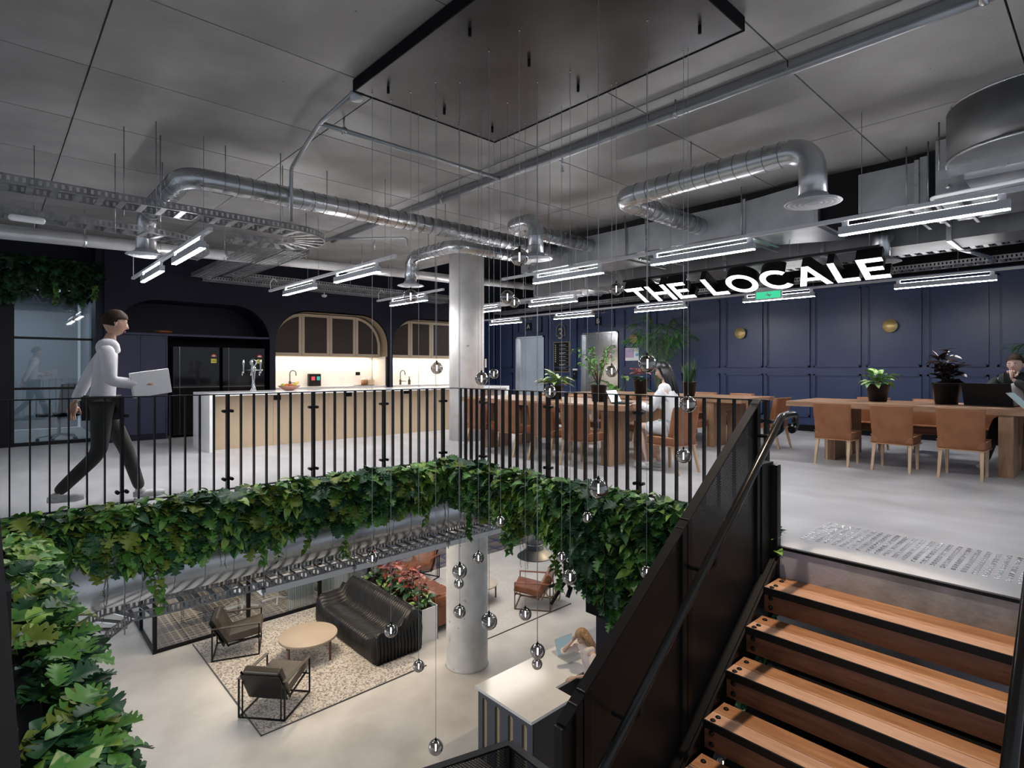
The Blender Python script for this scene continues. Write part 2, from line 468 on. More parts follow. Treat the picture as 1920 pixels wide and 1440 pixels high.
# dark, higher services void beyond the soffit edge
struct(MB().b2(7.2, 14, -4, 14.0, 4.1, 4.3).b2(7.2, 7.26, -4, 14.0, CZ, 4.1), 'ceiling', M_blackm)

# blue panelled wall
WX = 12.7
wr = MB()
for a, b in ((-3, 9.36), (10.72, 12.18), (13.5, 16.5)):
    wr.b2(WX, WX + .25, a, b, 0, 3.06)
wr.b2(WX, WX + .25, 9.36, 10.72, 2.36, 3.06).b2(WX, WX + .25, 12.18, 13.5, 2.36, 3.06)
wall_r = struct(wr, 'wall_right', M_navy)
struct(MB().b2(WX - .02, WX + .25, -3, 16.5, 3.06, 4.3), 'trim_1', M_blackm)
struct(MB().b2(WX - .015, WX, -3, 9.36, 0, .13).b2(WX - .015, WX, 10.72, 12.18, 0, .13).b2(WX - .015, WX, 13.5, 16.5, 0, .13), 'baseboard_right', M_blackm)
def moulding(y0, y1, z0, z1):
    m = MB(); w = .035; t = .036
    for a in range(2):
        o = a * .018; d = t * (1 - a * .5); ww = w if a == 0 else w + .02
        x0 = WX - d
        m.b2(x0, WX, y0 + 0, y1, z0, z0 + ww).b2(x0, WX, y0, y1, z1 - ww, z1)
        m.b2(x0, WX, y0, y0 + ww, z0, z1).b2(x0, WX, y1 - ww, y1, z0, z1)
    m.obj('moulding', M_navy, wall_r)
for a, b in ((-.42, .43), (.56, 1.43), (1.54, 2.42), (2.50, 3.40), (3.49, 4.37), (4.44, 5.36), (5.43, 6.31), (6.44, 7.28), (7.42, 8.2), (8.35, 9.2), (10.86, 12.05), (13.65, 14.4), (14.5, 15.3)):
    moulding(a, b, 1.35, 2.95); moulding(a, b, .30, 1.21)
moulding(9.5, 10.6, 2.48, 2.95); moulding(12.3, 13.4, 2.48, 2.95)

# kitchen wall with three arched niches (niche openings in the plane y = 12.16)
KY = 12.16
def arch_pts(x0, x1, zt, r, n=10):
    p = [(x0, 0)]
    for i in range(n + 1):
        a = PI - PI / 2 * i / n
        p.append((x0 + r + r * math.cos(a), zt - r + r * math.sin(a)))
    for i in range(n + 1):
        a = PI / 2 - PI / 2 * i / n
        p.append((x1 - r + r * math.cos(a), zt - r + r * math.sin(a)))
    p.append((x1, 0)); return p
niches = [(1.62, 4.34, 2.60, .72), (4.46, 7.17, 2.60, .72), (7.29, 10.0, 2.60, .72)]
kw = MB()
bx = [1.5] + [v for n in niches for v in (n[0], n[1])] + [10.15]
for i in range(0, len(bx), 2): kw.b2(bx[i], bx[i+1], KY, KY + .05, 0, 3.62)
for (x0, x1, zt, r) in niches:
    ap = arch_pts(x0, x1, zt, r)[1:-1]
    poly = [(x0, 3.62), (x0, ap[0][1])] + ap + [(x1, ap[-1][1]), (x1, 3.62)]
    # wall face above the arch as strips
    for i in range(len(ap) - 1):
        (xa, za), (xb, zb) = ap[i], ap[i+1]
        if xb - xa < 1e-5: continue
        kw.add([(xa, KY, za), (xb, KY, zb), (xb, KY, 3.62), (xa, KY, 3.62)], [(0, 1, 2, 3)])
    # reveal
    full = arch_pts(x0, x1, zt, r)
    for i in range(len(full) - 1):
        (xa, za), (xb, zb) = full[i], full[i+1]
        kw.add([(xa, KY, za), (xb, KY, zb), (xb, KY + .80, zb), (xa, KY + .80, za)], [(0, 1, 2, 3)], mi=0, smooth=False)
    kw.b2(x0 - .05, x1 + .05, KY + .80, KY + .85, 0, 3.0)
kw.b2(1.5, 1.55, KY + .05, KY + 1.2, 0, 3.62).b2(10.1, 10.15, KY + .05, 13.02, 0, 4.3)
wall_k = struct(kw, 'wall_back', M_kit)
struct(MB().b2(-6, 1.5, 12.7, 12.8, 3.05, 4.3).b2(1.38, 1.50, 12.22, 12.8, 0, 3.62), 'wall_left', M_kit)

struct(MB().b2(10.1, 12.95, 16.4, 16.5, 0, 4.3), 'wall_back', M_navy)
# lift doors
for nm, y0, y1 in (('door_1', 12.2, 13.48), ('door_2', 9.38, 10.70)):
    c = (y0 + y1) / 2
    d = struct(MB().b2(WX - .03, WX + .2, y0, y0 + .05, 0, 2.36).b2(WX - .03, WX + .2, y1 - .05, y1, 0, 2.36).b2(WX - .03, WX + .2, y0, y1, 2.31, 2.36), nm, M_steel)
    MB().b2(WX + .05, WX + .08, y0 + .05, c - .003, 0, 2.31).obj('door_leaf', M_steel, d)
    MB().b2(WX + .06, WX + .09, c + .003, y1 - .05, 0, 2.31).obj('door_leaf', M_steel, d)

# column through both floors
c1 = struct(MB().lathe([(.325, 0), (.325, 3.62)], (6.55, 8.30, 0), 40), 'column', M_col); c1['kind'] = 'structure'
c2 = struct(MB().lathe([(.40, LZ), (.385, LZ + .03), (.385, -.32)], (6.52, 8.25, 0), 40), 'column', M_col); c2['kind'] = 'structure'
tg = MB().b2(0, .035, -.05, .05, -.08, .08).obj('wall_box', M_white, None)
tag(tg, 'small white switch box on the right side of the upper round column', 'switch'); tg.location = (6.78, 8.05, 1.42); tg.rotation_euler = (0, 0, R(-40))

# left meeting room partition on the upper floor
GY = 12.65
pt = thing('glass_partition', 'black framed glazed office partition at far left behind the walking person', 'partition', (.9, GY, 0))
for n_, b in (('post', (.06, .32, GY - .05, GY + .05, 0, 3.1)), ('post', (-.30, -.24, GY - .05, GY + .05, 0, 3.1)), ('post', (1.46, 1.51, GY - .05, GY + .05, 0, 3.1)),
              ('rail', (-3, 1.5, GY - .04, GY + .04, 0, .06)), ('rail', (-3, 1.5, GY - .02, GY + .02, .955, .995)), ('rail', (-3, 1.5, GY - .02, GY + .02, 1.82, 1.86)), ('rail', (-3, 1.5, GY - .04, GY + .04, 2.72, 2.80))):
    MB().b2(*b).obj(n_, M_black, pt)
for x0, x1 in ((.32, 1.46), (-.24, .06), (-3, -.30)):
    MB().b2(x0, x1, GY - .004, GY + .004, .06, 2.72).obj('glass_pane', M_glassd, pt)
orm = MB().b2(-4, 1.5, 16.2, 16.3, 0, 3.1)
struct(orm, 'wall_left', mat('office_wall', (.30, .33, .36), .6))
struct(MB().b2(-4, 3, GY, 16.2, 2.9, 3.0), 'ceiling', mat('office_ceiling', (.05, .052, .06), .7))
struct(MB().b2(1.55, 1.6, GY + .1, 16.2, 0, 3.0), 'wall_left', mat('office_side_wall', (.20, .22, .25), .6))
for i, (x, y) in enumerate(((.6, 13.8), (.95, 14.6), (.25, 15.2))):
    t = MB().b2(-.3, .3, -.15, .15, 0, .012).obj('ceiling_light', mat('office_light_%d' % i, (1, 1, 1), .5, emis=(.85, .92, 1), estr=1.6), None)
    t.location = (x, y, 2.885); tag(t, 'flat panel light in the office ceiling behind the glass, %s of three' % ('nearest', 'middle', 'farthest')[i], 'light', 'office ceiling panels')
light('office_light', 'AREA', (.2, 14.6, 2.8), (.2, 14.6, 0), 45, (.9, .95, 1), 1.5)

# ---- staircase
NX, NZ, GO, RI = 3.955, -.215, .278, .190
st = thing('staircase', 'open timber staircase with black steel stringers descending from the upper floor', 'staircase', (3.9, 1.0, -1.0))
Y0, Y1 = .30, 1.69
for k in range(11):
    x = NX - GO * k; z = NZ - RI * k
    back = 4.262 if k == 0 else x + .262
    ML = [M_tread, M_black]
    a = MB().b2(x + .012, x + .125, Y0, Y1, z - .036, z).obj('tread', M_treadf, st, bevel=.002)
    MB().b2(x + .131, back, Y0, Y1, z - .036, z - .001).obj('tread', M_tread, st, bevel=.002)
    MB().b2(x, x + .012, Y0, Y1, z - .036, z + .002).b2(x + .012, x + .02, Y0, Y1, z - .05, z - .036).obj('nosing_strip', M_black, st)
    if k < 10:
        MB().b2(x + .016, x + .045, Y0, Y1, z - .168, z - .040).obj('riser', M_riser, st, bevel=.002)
    for q, (bx_, by) in enumerate(((.035, -.045), (.085, -.052), (.20, -.045))):
        MB().lathe([(.017, 0), (.015, .005), (.008, .009), (.001, .0095)], (x + bx_, Y1 + by, z), 10).obj('bolt', M_black, st)
    for q in (.068, .134):
        Mx = Matrix.Translation((x + .016, Y1 - .045, z - q)) @ Matrix.Rotation(R(-90), 4, 'Y')
        MB().lathe([(.017, 0), (.015, .005), (.008, .009), (.001, .0095)], n=10, M=Mx).obj('bolt', M_black, st)
def slope_z(x, off=0): return NZ + (x - NX) * RI / GO + off
def plate(name, x0, x1, y0, y1, o0, o1, parent, m=M_black):
    v = []
    for x in (x0, x1):
        for y in (y0, y1):
            for o in (o0, o1): v.append((x, y, slope_z(x, o)))
    return MB().add(v, [(0, 1, 3, 2), (4, 6, 7, 5), (0, 4, 5, 1), (2, 3, 7, 6), (0, 2, 6, 4), (1, 5, 7, 3)]).obj(name, m, parent)
plate('stringer', .9, 4.25, 1.705, 1.715, -.36, -.02, st)
plate('stringer', .9, 4.25, 1.69, 1.775, -.05, -.035, st)
plate('stringer', .9, 4.25, 1.69, 1.775, -.36, -.345, st)
plate('stringer', .9, 4.25, .275, .29, -.34, .06, st)
plate('stair_shade_sheet', .6, 4.24, .29, 1.70, -.60, -.59, st, M_blackm)  # added black sheet standing for the darkness below the open treads
struct(MB().b2(4.262, 4.27, Y0 - 1.2, 1.72, -.55, -.004), 'trim_2', M_fascia)
struct(MB().b2(4.252, 4.285, Y0 - 1.2, 1.70, -.018, .003), 'trim_3', M_black)

# stair guard of expanded mesh in the plane y = 1.78
gd = thing('stair_guard', 'black steel stair guard with expanded mesh infill and flat sloping top rail', 'railing', (3.0, 1.78, -.6))
def gz(x): return 1.055 + (x - 4.02) * .6865
def slab(name, pts, y0, y1, m, parent):
    n = len(pts); v = [(p[0], y0, p[1]) for p in pts] + [(p[0], y1, p[1]) for p in pts]
    f = [tuple(range(n)), tuple(range(n, 2*n))[::-1]] + [(i, (i+1) % n + 0, (i+1) % n + n, i + n) for i in range(n)]
    return MB().add(v, f).obj(name, m, parent)
cuts = [4.06, 3.06, 2.10, 1.96]
for i in range(3):
    a, b = cuts[i], cuts[i+1]
    slab('top_rail', [(a, gz(a)), (b + .004, gz(b + .004)), (b + .004, gz(b) - .012), (a, gz(a) - .012)], 1.75, 1.81, M_black, gd)
    slab('mesh_panel', [(a - .02, gz(a) - .02), (b + .02, gz(b) - .02), (b + .02, gz(b) - 1.28), (a - .02, gz(a) - 1.28)], 1.778, 1.781, M_perf, gd)
for x, w, dz in ((4.04, .05, 1.30), (3.09, .05, 1.28), (3.03, .05, 1.28), (2.13, .05, 1.3), (2.07, .05, 1.3), (1.965, .04, 1.2)):
    MB().b2(x - w / 2, x + w / 2, 1.755, 1.805, gz(x) - dz, gz(x) - .012).obj('post', M_black, gd)
MB().b2(4.07, 4.26, 1.745, 1.815, -.30, .62).obj('end_plate', M_black, gd)
MB().b2(4.22, 4.28, 1.70, 1.78, -.50, .60).obj('post', M_black, gd)
# handrail tube
hr = thing('handrail', 'black tubular handrail with glossy top running up beside the mesh stair guard', 'handrail', (3.0, 1.62, .2))
HY = 1.60
p0 = at(1465, 782, y=HY); p1 = at(1138, 1428, y=HY)
sl = (p0.z - p1.z) / (p0.x - p1.x)
def arc(c, r, a0, a1, n, ax1, ax2):
    c = Vector(c); ax1 = Vector(ax1); ax2 = Vector(ax2)
    return [c + ax1 * (r * math.cos(a0 + (a1 - a0) * i / n)) + ax2 * (r * math.sin(a0 + (a1 - a0) * i / n)) for i in range(n + 1)]
pts = [Vector((1.4, HY, p0.z - (p0.x - 1.4) * sl)), p0 + Vector((-.03, 0, -.03 * sl)), p0, p0 + Vector((.04, 0, .006)), p0 + Vector((.20, 0, .008))]
pe = pts[-1]
pts += arc(pe + Vector((0, 0, -.055)), .055, PI / 2, -PI / 2, 6, (1, 0, 0), (0, 0, 1))[1:]
pts += [pts[-1] + Vector((-.02, 0, 0))]
M_tubem = mat('satin_black_tube', (.030, .028, .027), .22, .6)
MB().tube(pts, .0255, 14).obj('rail_tube', M_tubem, hr)
for x in (2.35, 3.1, 4.05):
    z = p0.z - (p0.x - x) * sl
    MB().tube([(x, HY, z - .02), (x, HY, z - .10), (x - .02, HY + .05, z - .15), (x - .02, 1.755, z - .15)], .014, 8).obj('bracket', M_black, hr)
# right handrail, near side of the flight
hr2 = thing('handrail', 'black tubular handrail at the right edge of the photo beside the stair treads', 'handrail', (2.9, .26, .2))
MB().tube([(4.15, .255, 1.02), (3.95, .255, .93), (2.0, .255, -.405)], .024, 12).obj('rail_tube', M_tubem, hr2)
for x in (3.9, 3.0, 2.62):
    MB().tube([(x, .255, .93 - (3.95 - x) * .685 - .02), (x, .255, .93 - (3.95 - x) * .685 - .9)], .018, 8).obj('post', M_black, hr2)
# lower landing guard seen at the bottom of the picture
lg = thing('landing_guard', 'black mesh landing guard corner at bottom centre of the photo', 'railing', (2.3, 2.6, -2))
C0 = at(955, 1393, z=-1.07); C1 = at(820, 1438, d=3.35); C2 = at(1050, 1465, z=-1.07)
for (a, b) in ((C0, C1), (C0, C2)):
    d = (b - a).normalized(); b2_ = a + (b - a) * 2.2
    MB().bar(a, b2_, .05, .012).obj('top_rail', M_black, lg)
    v = [a, b2_, b2_ + Vector((0, 0, -1)), a + Vector((0, 0, -1))]
    v = [p + Vector((0, 0, -.01)) for p in v]
    MB().add(v, [(0, 1, 2, 3)]).obj('mesh_panel', perforated('expanded_mesh_b', (.018, .016, .015), .019, .009, .0032) if a is None else M_perf, lg)
MB().b2(C0.x - .025, C0.x + .025, C0.y - .025, C0.y + .025, C0.z - 1, C0.z - .008).obj('post', M_black, lg)

# ---- void railings
def railing(label, p, q, posts, bal, perp, gap=None):
    p = Vector(p); q = Vector(q); d = (q - p).normalized(); n = Vector((-d.y, d.x, 0))
    t = thing('balustrade', label, 'railing', (p + q) / 2 + Vector((0, 0, 0)))
    MB().bar(p + Vector((0, 0, 1.044)), q + Vector((0, 0, 1.044)), .05, .010).obj('top_rail', M_black, t)
    MB().bar(p + Vector((0, 0, .06)), q + Vector((0, 0, .06)), .05, .010).obj('bottom_rail', M_black, t)
    def flat(s, w, dep, name, z0=-.18):
        c = p + d * s
        return MB().bar(c + Vector((0, 0, z0)), c + Vector((0, 0, 1.04)), w, dep, up=tuple(n)).obj(name, M_black, t)
    b0 = None
    for s in bal:
        if b0 is None:
            b0 = flat(s, .011, .05, 'baluster', .06); s0 = s
        else:
            c = b0.copy(); COL.objects.link(c); c.location = d * (s - s0)
    for s in posts:
        flat(s, .026, .06, 'post')
        for z in (.165, .87):
            c = p + d * s + Vector((0, 0, z)) 
            m = MB()
            for sg in (-1, 1):
                o = c + d * (.036 * sg)
                m.tube([o - n * .035, o + n * .035], .017, 10)
            m.tube([c - d * .036, c + d * .036], .008, 6)
            m.obj('clamp', M_black, t)
    return t
posts = [.0, .909, 1.821, 2.735, 3.648, 4.56]
bal = []
for i in range(5): bal += [posts[i] + (posts[i+1] - posts[i]) * j / 7 for j in range(1, 7)]
railing('black flat-bar balustrade along the kitchen side of the void', (0, YR, 0), (XR, YR, 0), posts, bal, None)
pr = [.62, 1.80, 3.04, 4.30]
bal = [.14, .26, .38, .50]
for i in range(3): bal += [pr[i] + (pr[i+1] - pr[i]) * j / 9 for j in range(1, 9)]
# right line runs from the corner towards the stairs
railing('black flat-bar balustrade along the dining side of the void, ending at the stairs', (XR, YR, 0), (XR, 1.98, 0), pr, [b for b in bal if b < 4.25] , None)
railing('black flat-bar balustrade seen edge-on at the left edge of the photo', (-.01, YR, 0), (-.01, .45, 0), [.9, 1.8, 2.7, 3.6, 4.5, 5.4], [.13 * i for i in range(1, 45) if i % 7], None)
struct(MB().b2(-.02, 0, -3, YR, -.34, -.004), 'trim_5', M_black)
# dark panel below the green wall, next to the lower desk
struct(MB().b2(4.80, 4.9, 1.75, 3.84, LZ, -.32), 'wall_left', M_kit)

# ================================================================== KITCHEN
# tall cabinets + fridge housing in the first niche
tc = thing('tall_cabinet', 'purple-navy tall cupboard unit with shelf top left of the black fridges', 'cabinet', (2.0, 12.4, 0))
MB().b2(1.63, 2.45, 12.20, 12.94, .0, .10).obj('plinth', M_kit, tc)
MB().b2(1.63, 2.45, 12.22, 12.94, .10, 1.935).obj('body', M_kitd, tc)
MB().b2(1.635, 2.04, 12.20, 12.22, .11, 1.93).obj('door', M_kitd, tc, bevel=.002)
MB().b2(2.046, 2.45, 12.20, 12.22, .11, 1.93).obj('door', M_kitd, tc, bevel=.002)
MB().b2(2.45, 2.475, 12.19, 12.94, .0, 1.935).obj('side_panel', M_kitd, tc)
MB().b2(1.63, 4.34, 12.175, 12.94, 1.936, 1.975).obj('shelf', M_kitd, tc)
MB().b2(2.48, 4.33, 12.86, 12.93, 0, 1.93).obj('back_panel', M_blackm, tc)
M_frid = mat('black_glass_fridge', (.008, .008, .009), .07, .2)
M_frids = mat('dark_chrome_edge', (.30, .30, .32), .2, .9)
M_lred = mat('label_red', (.62, .05, .04), .6); M_lyel = mat('label_yellow', (.75, .66, .10), .6); M_lwht = mat('label_white', (.7, .7, .7), .6)
def fridge(x0, x1, label):
    f = thing('fridge', label, 'fridge', ((x0 + x1) / 2, 12.5, 0))
    MB().b2(x0 + .01, x1 - .01, 12.24, 12.85, .04, 1.735).obj('body', M_black, f)
    xm = x0 + .115
    for a, b, z0, z1 in ((x0, xm - .004, .97, 1.74), (xm + .004, x1, .97, 1.74), (x0, xm - .004, .06, .955), (xm + .004, x1, .06, .955)):
        MB().b2(a, b, 12.175, 12.235, z0, z1).obj('door', M_frid, f, bevel=.004)
    MB().b2(xm - .0035, xm + .0035, 12.185, 12.2, .06, 1.74).b2(x0, x1, 12.185, 12.2, .957, .967).obj('trim', M_frids, f)
    lx = x1 - .155; lz = 1.43; y = 12.172
    MB().b2(lx, lx + .10, y, y + .003, lz, lz + .085).obj('energy_label', M_lyel, f)
    MB().add([(lx + .05 + .052 * math.cos(PI * i / 10), y, lz + .125 + .052 * math.sin(PI * i / 10)) for i in range(11)], [tuple(range(11))]).obj('energy_label', M_lred, f)
    MB().b2(lx, lx + .10, y, y + .003, lz + .085, lz + .125).b2(lx + .015, lx + .085, y - .001, y, lz + .03, lz + .04).obj('energy_label', M_black, f)
    MB().add([(lx + .05 + .03 * math.cos(PI * i / 10), y - .001, lz + .127 + .03 * math.sin(PI * i / 10)) for i in range(11)], [tuple(range(11))]).obj('energy_label', M_lwht, f)
    return f
fridge(2.56, 3.37, 'left black glass-fronted four-door fridge with energy label')
fridge(3.43, 4.24, 'right black glass-fronted four-door fridge behind the beer tap')
bw = MB().lathe([(.05, 0), (.13, .02), (.15, .055), (.14, .055), (.12, .03), (.001, .02)], (0, 0, 0), 24).obj('wooden_bowl', mat('orange_wood', (.26, .075, .02), .45))
bw.location = (2.44, 12.35, 1.977); tag(bw, 'shallow orange-brown wooden bowl on the shelf above the cupboards', 'bowl')

# back bench units in niches 2 and 3
def niche(x0, x1, n, first, which):
    base = thing('kitchen_bench', 'white quartz back bench and splashback in the %s kitchen arch' % which, 'bench', ((x0 + x1) / 2, 12.6, 0))
    MB().b2(x0 + .01, x1 - .01, 12.30, 12.94, 0, .87).obj('cupboard', M_champ, base)
    MB().b2(x0 + .005, x1 - .005, 12.26, 12.94, .87, .91).obj('worktop', M_quartz, base)
    MB().b2(x0 + .02, x1 - .02, 12.92, 12.945, .91, 1.62).b2(x0 + .004, x0 + .02, 12.28, 12.945, .91, 1.62).b2(x1 - .02, x1 - .004, 12.28, 12.945, .91, 1.62).obj('splashback', M_quartz, base)
    w = thing('wall_cabinet', 'champagne framed wall cabinet with smoked doors under the %s arch' % which, 'cabinet', ((x0 + x1) / 2, 12.6, 1.6))
    zt, r = 2.57, .70
    # carcass and arched frame lining
    full = arch_pts(x0 + .012, x1 - .012, zt, r, 12)[1:-1]
    full = [(x0 + .012, 1.615)] + full + [(x1 - .012, 1.615)]
    m = MB()
    for i in range(len(full) - 1):
        (xa, za), (xb, zb) = full[i], full[i+1]
        m.add([(xa, 12.19, za), (xb, 12.19, zb), (xb, 12.9, zb), (xa, 12.9, za)], [(0, 1, 2, 3)])
    m.obj('arched_lining', M_champ, w)
    MB().b2(x0 + .01, x1 - .10, 12.44, 12.93, 1.60, 1.625).obj('bottom_panel', M_champ, w)
    MB().add([(p[0], 12.80, p[1]) for p in full], [tuple(range(len(full)))]).obj('back_panel', M_mesh, w)
    xa, xb = x0 + .012, x1 - .085
    ws = (xb - xa) / 4
    fw = .062
    def topz(x):
        if x < xa + r: return zt - r + math.sqrt(max(0, r*r - (xa + r - x) ** 2))
        if x > xb - r: return zt - r + math.sqrt(max(0, r*r - (x - xb + r) ** 2))
        return zt
    for q in range(4):
        a = xa + ws * q + .004; b = xa + ws * (q + 1) - .004
        def topc(a, b, off=0):
            P = []
            for i in range(15):
                x = a + (b - a) * i / 14
                P.append((x, topz(x) - .02))
            return P
        out = [(a, 1.61)] + [(x, max(1.63, z)) for x, z in topc(a, b)] + [(b, 1.61)]
        # inset outline
        ia, ib = a + fw, b - fw
        inn = [(ia, 1.61 + fw)]
        for i in range(15):
            x = ia + (ib - ia) * i / 14
            xo = x
            # radial inset for curved doors
            if x < xa + r: z = zt - .02 - r + math.sqrt(max(1e-4, (r - fw) ** 2 - (xa + r - x) ** 2)) if (xa + r - x) < r - fw else 1.9
            elif x > xb - r: z = zt - .02 - r + math.sqrt(max(1e-4, (r - fw) ** 2 - (x - xb + r) ** 2)) if (x - xb + r) < r - fw else 1.9
            else: z = zt - .02 - fw
            inn.append((x, z))
        inn.append((ib, 1.61 + fw))
        n_ = len(out); v = [(p[0], 12.415, p[1]) for p in out] + [(p[0], 12.415, p[1]) for p in inn] + [(p[0], 12.435, p[1]) for p in out] + [(p[0], 12.435, p[1]) for p in inn]
        f = []
        for i in range(n_):
            j = (i + 1) % n_
            f += [(i, j, n_ + j, n_ + i), (2*n_ + j, 2*n_ + i, 3*n_ + i, 3*n_ + j), (i, 2*n_ + i, 2*n_ + j, j), (n_ + j, 3*n_ + j, 3*n_ + i, n_ + i)]
        d = MB().add(v, f).obj('door', M_champ, w)
        g = MB().add([(p[0], 12.425, p[1]) for p in inn], [tuple(range(n_))]).obj('smoked_pane', M_mesh, d)
    return base, w
niche(4.46, 7.17, 4, True, 'middle'); niche(7.29, 10.0, 4, False, 'right')
def gooseneck(x, y, label, h=.30):
    t = thing('mixer_tap', label, 'tap', (x, y, .91))
    MB().lathe([(.028, 0), (.028, .12), (.02, .13), (.001, .13)], (x, y, .91), 14).obj('body', M_gun, t)
    MB().tube([(x, y, 1.03)] + [(x, y, .91 + h)] + [(x + .07 - .07 * math.cos(a), y - .0, .91 + h + .07 * math.sin(a)) for a in (.5, 1, 1.57, 2.2, 2.8, 3.14)] + [(x + .14, y, .91 + h - .05)], .012, 8).obj('spout', M_gun, t)
    MB().tube([(x + .02, y, 1.0), (x + .16, y, 1.0), (x + .165, y, .985)], .009, 8).obj('lever', M_gun, t)
gooseneck(4.98, 12.72, 'gunmetal gooseneck tap in the middle kitchen arch')
gooseneck(7.85, 12.72, 'gunmetal gooseneck tap in the right kitchen arch')
sd = MB().lathe([(.035, 0), (.035, .12), (.012, .14), (.012, .19), (.03, .2), (.001, .205)], n=14).obj('soap_dispenser', M_gun)
sd.location = (8.12, 12.72, .91); tag(sd, 'gunmetal soap dispenser beside the tap in the right arch', 'dispenser')
M_red = mat('red_button', (.75, .05, .08), .5, emis=(.8, .1, .12), estr=.3); M_teal = mat('teal_button', (.03, .45, .40), .5, emis=(.05, .5, .45), estr=.3)
bd = thing('recycling_caddy', 'black double caddy with red and teal labels against the splashback', 'box', (6.0, 12.75, .91))
bp_ = at(591, 712, y=12.80)
MB().b2(bp_.x - .15, bp_.x + .13, 12.78, 12.88, .915, 1.20).obj('body', M_black, bd)
MB().b2(bp_.x - .10, bp_.x - .015, 12.776, 12.78, 1.05, 1.14).obj('label', M_red, bd)
MB().b2(bp_.x + .03, bp_.x + .105, 12.776, 12.78, 1.05, 1.14).obj('label', M_teal, bd)
ck = thing('cooktop', 'slim dark tray lying on the bench right of the caddy', 'tray', (6.5, 12.6, .912))
MB().b2(6.55, 7.0, 12.55, 12.75, .912, .922).obj('tray_body', M_gun, ck)
sk = MB().b2(-.06, .06, -.005, 0, -.04, .04).obj('power_socket', M_black); sk.location = (6.75, 12.92, 1.20); tag(sk, 'black power socket on the splashback above the jars', 'socket')
jar = thing('glass_jar', 'copper-lidded glass jar on the bench right end', 'jar', (6.82, 12.74, .91))
MB().lathe([(.07, 0), (.07, .13), (.001, .13)], (6.82, 12.74, .912), 16).obj('body', mat('brown_jar', (.40, .20, .10), .3), jar)
MB().lathe([(.073, 0), (.073, .03), (.001, .03)], (6.82, 12.74, 1.042), 16).obj('lid', M_white, jar)
jr = thing('ceramic_canister', 'cream canister with pale lid beside the glass jar', 'jar', (6.98, 12.74, .91))
MB().b2(6.90, 7.08, 12.68, 12.80, .912, 1.05).obj('body', mat('cream_box', (.75, .58, .38), .6), jr, bevel=.01)
MB().b2(6.92, 7.06, 12.69, 12.79, 1.05, 1.07).obj('lid', M_white, jr, bevel=.005)
bk = MB().b2(-.06, .06, -.015, .015, 0, .2).obj('recipe_card', M_paper); bk.location = (7.09, 12.85, .912); bk.rotation_euler = (R(-10), 0, R(25)); tag(bk, 'white card leaning in the corner of the middle arch bench', 'card')

# island bench
isl = thing('kitchen_island', 'long kitchen island with white quartz waterfall top and beige front', 'island', (5.7, 10.1, 0))
IZ = .925
MB().b2(2.53, 8.88, 9.66, 10.62, IZ - .045, IZ).obj('worktop', M_quartz, isl, bevel=.003)
MB().b2(2.53, 2.60, 9.66, 10.62, 0, IZ - .045).obj('waterfall_end', M_quartz, isl)
MB().b2(8.80, 8.88, 9.66, 10.62, 0, IZ - .045).obj('waterfall_end', M_quartz, isl)
for i in range(6):
    a = 2.60 + i * 1.0; MB().b2(a + .002, min(a + .998, 8.45), 9.93, 9.95, .0, IZ - .045).obj('front_panel', M_beige, isl)
MB().b2(2.6, 8.45, 9.95, 10.6, 0, IZ - .046).obj('body', M_beige, isl)
for px, py in ((520, 745), (654, 739), (762, 734)):
    p = at(px, py, y=9.925)
    MB().b2(p.x - .06, p.x + .06, 9.918, 9.93, p.z - .045, p.z + .035).obj('socket', M_black, isl)
# beer tap tower
bt = thing('beer_tap', 'chrome three-lever beer tap tower on the island worktop', 'tap', (3.35, 10.25, IZ))
q = at(457, 729, z=IZ)
bx0, by0 = 3.42, 10.38
MB().lathe([(.055, 0), (.035, .06), (.022, .16), (.030, .28), (.045, .40), (.03, .46), (.001, .47)], (bx0, by0, IZ), 18).obj('column', M_chrome, bt)
MB().tube(arc((bx0, by0, IZ + .50), .055, 0, 2 * PI, 16, (.74, -.67, 0), (0, 0, 1)), .012, 8).obj('ring_badge', M_chrome, bt)
MB().tube([(bx0 - .16 * .74, by0 + .16 * .67, IZ + .37), (bx0 + .16 * .74, by0 - .16 * .67, IZ + .37)], .014, 8).obj('crossbar', M_chrome, bt)
for s in (-1, 0, 1):
    x, y = bx0 + s * .15 * .74 - .03, by0 - s * .15 * .67 - .03
    MB().lathe([(.008, -.06), (.014, -.02), (.01, .02), (.012, .05), (.02, .12), (.018, .17), (.001, .19)], (x, y, IZ + .37), 10).obj('lever', M_chrome, bt)
    MB().tube([(x, y, IZ + .36), (x - .03, y - .03, IZ + .33), (x - .03, y - .03, IZ + .27)], .01, 8).obj('spout', M_chrome, bt)
# fruit bowl
fb = thing('fruit_bowl', 'pink wooden bowl of fruit on the island worktop', 'bowl', (3.85, 10.0, IZ))
fx, fy = at(502, 728, z=IZ + .01, ).x, 0
fx, fy = 3.98, 10.2
MB().lathe([(.07, 0), (.11, .02), (.20, .085), (.19, .085), (.10, .03), (.001, .02)], (fx, fy, IZ), 24).obj('bowl_body', mat('pink_wood', (.42, .21, .16), .5), fb)
for i, (dx, dy, c) in enumerate(((-.04, 0, (.70, .16, .03)), (.04, .03, (.65, .22, .04)), (.0, -.06, (.45, .10, .05)), (-.09, .05, (.35, .45, .05)))):
    fr = MB().ball((0, 0, 0), .042, .042, .04).obj(('orange', 'orange', 'apple', 'lime')[i], mat('fruit_%d' % i, c, .45))
    fr.location = (fx + dx, fy + dy, IZ + .085); tag(fr, ('orange nearest the left of the pink fruit bowl', 'orange at the back of the pink fruit bowl', 'red apple at the front of the pink fruit bowl', 'green lime at the left rim of the pink bowl')[i], 'fruit')
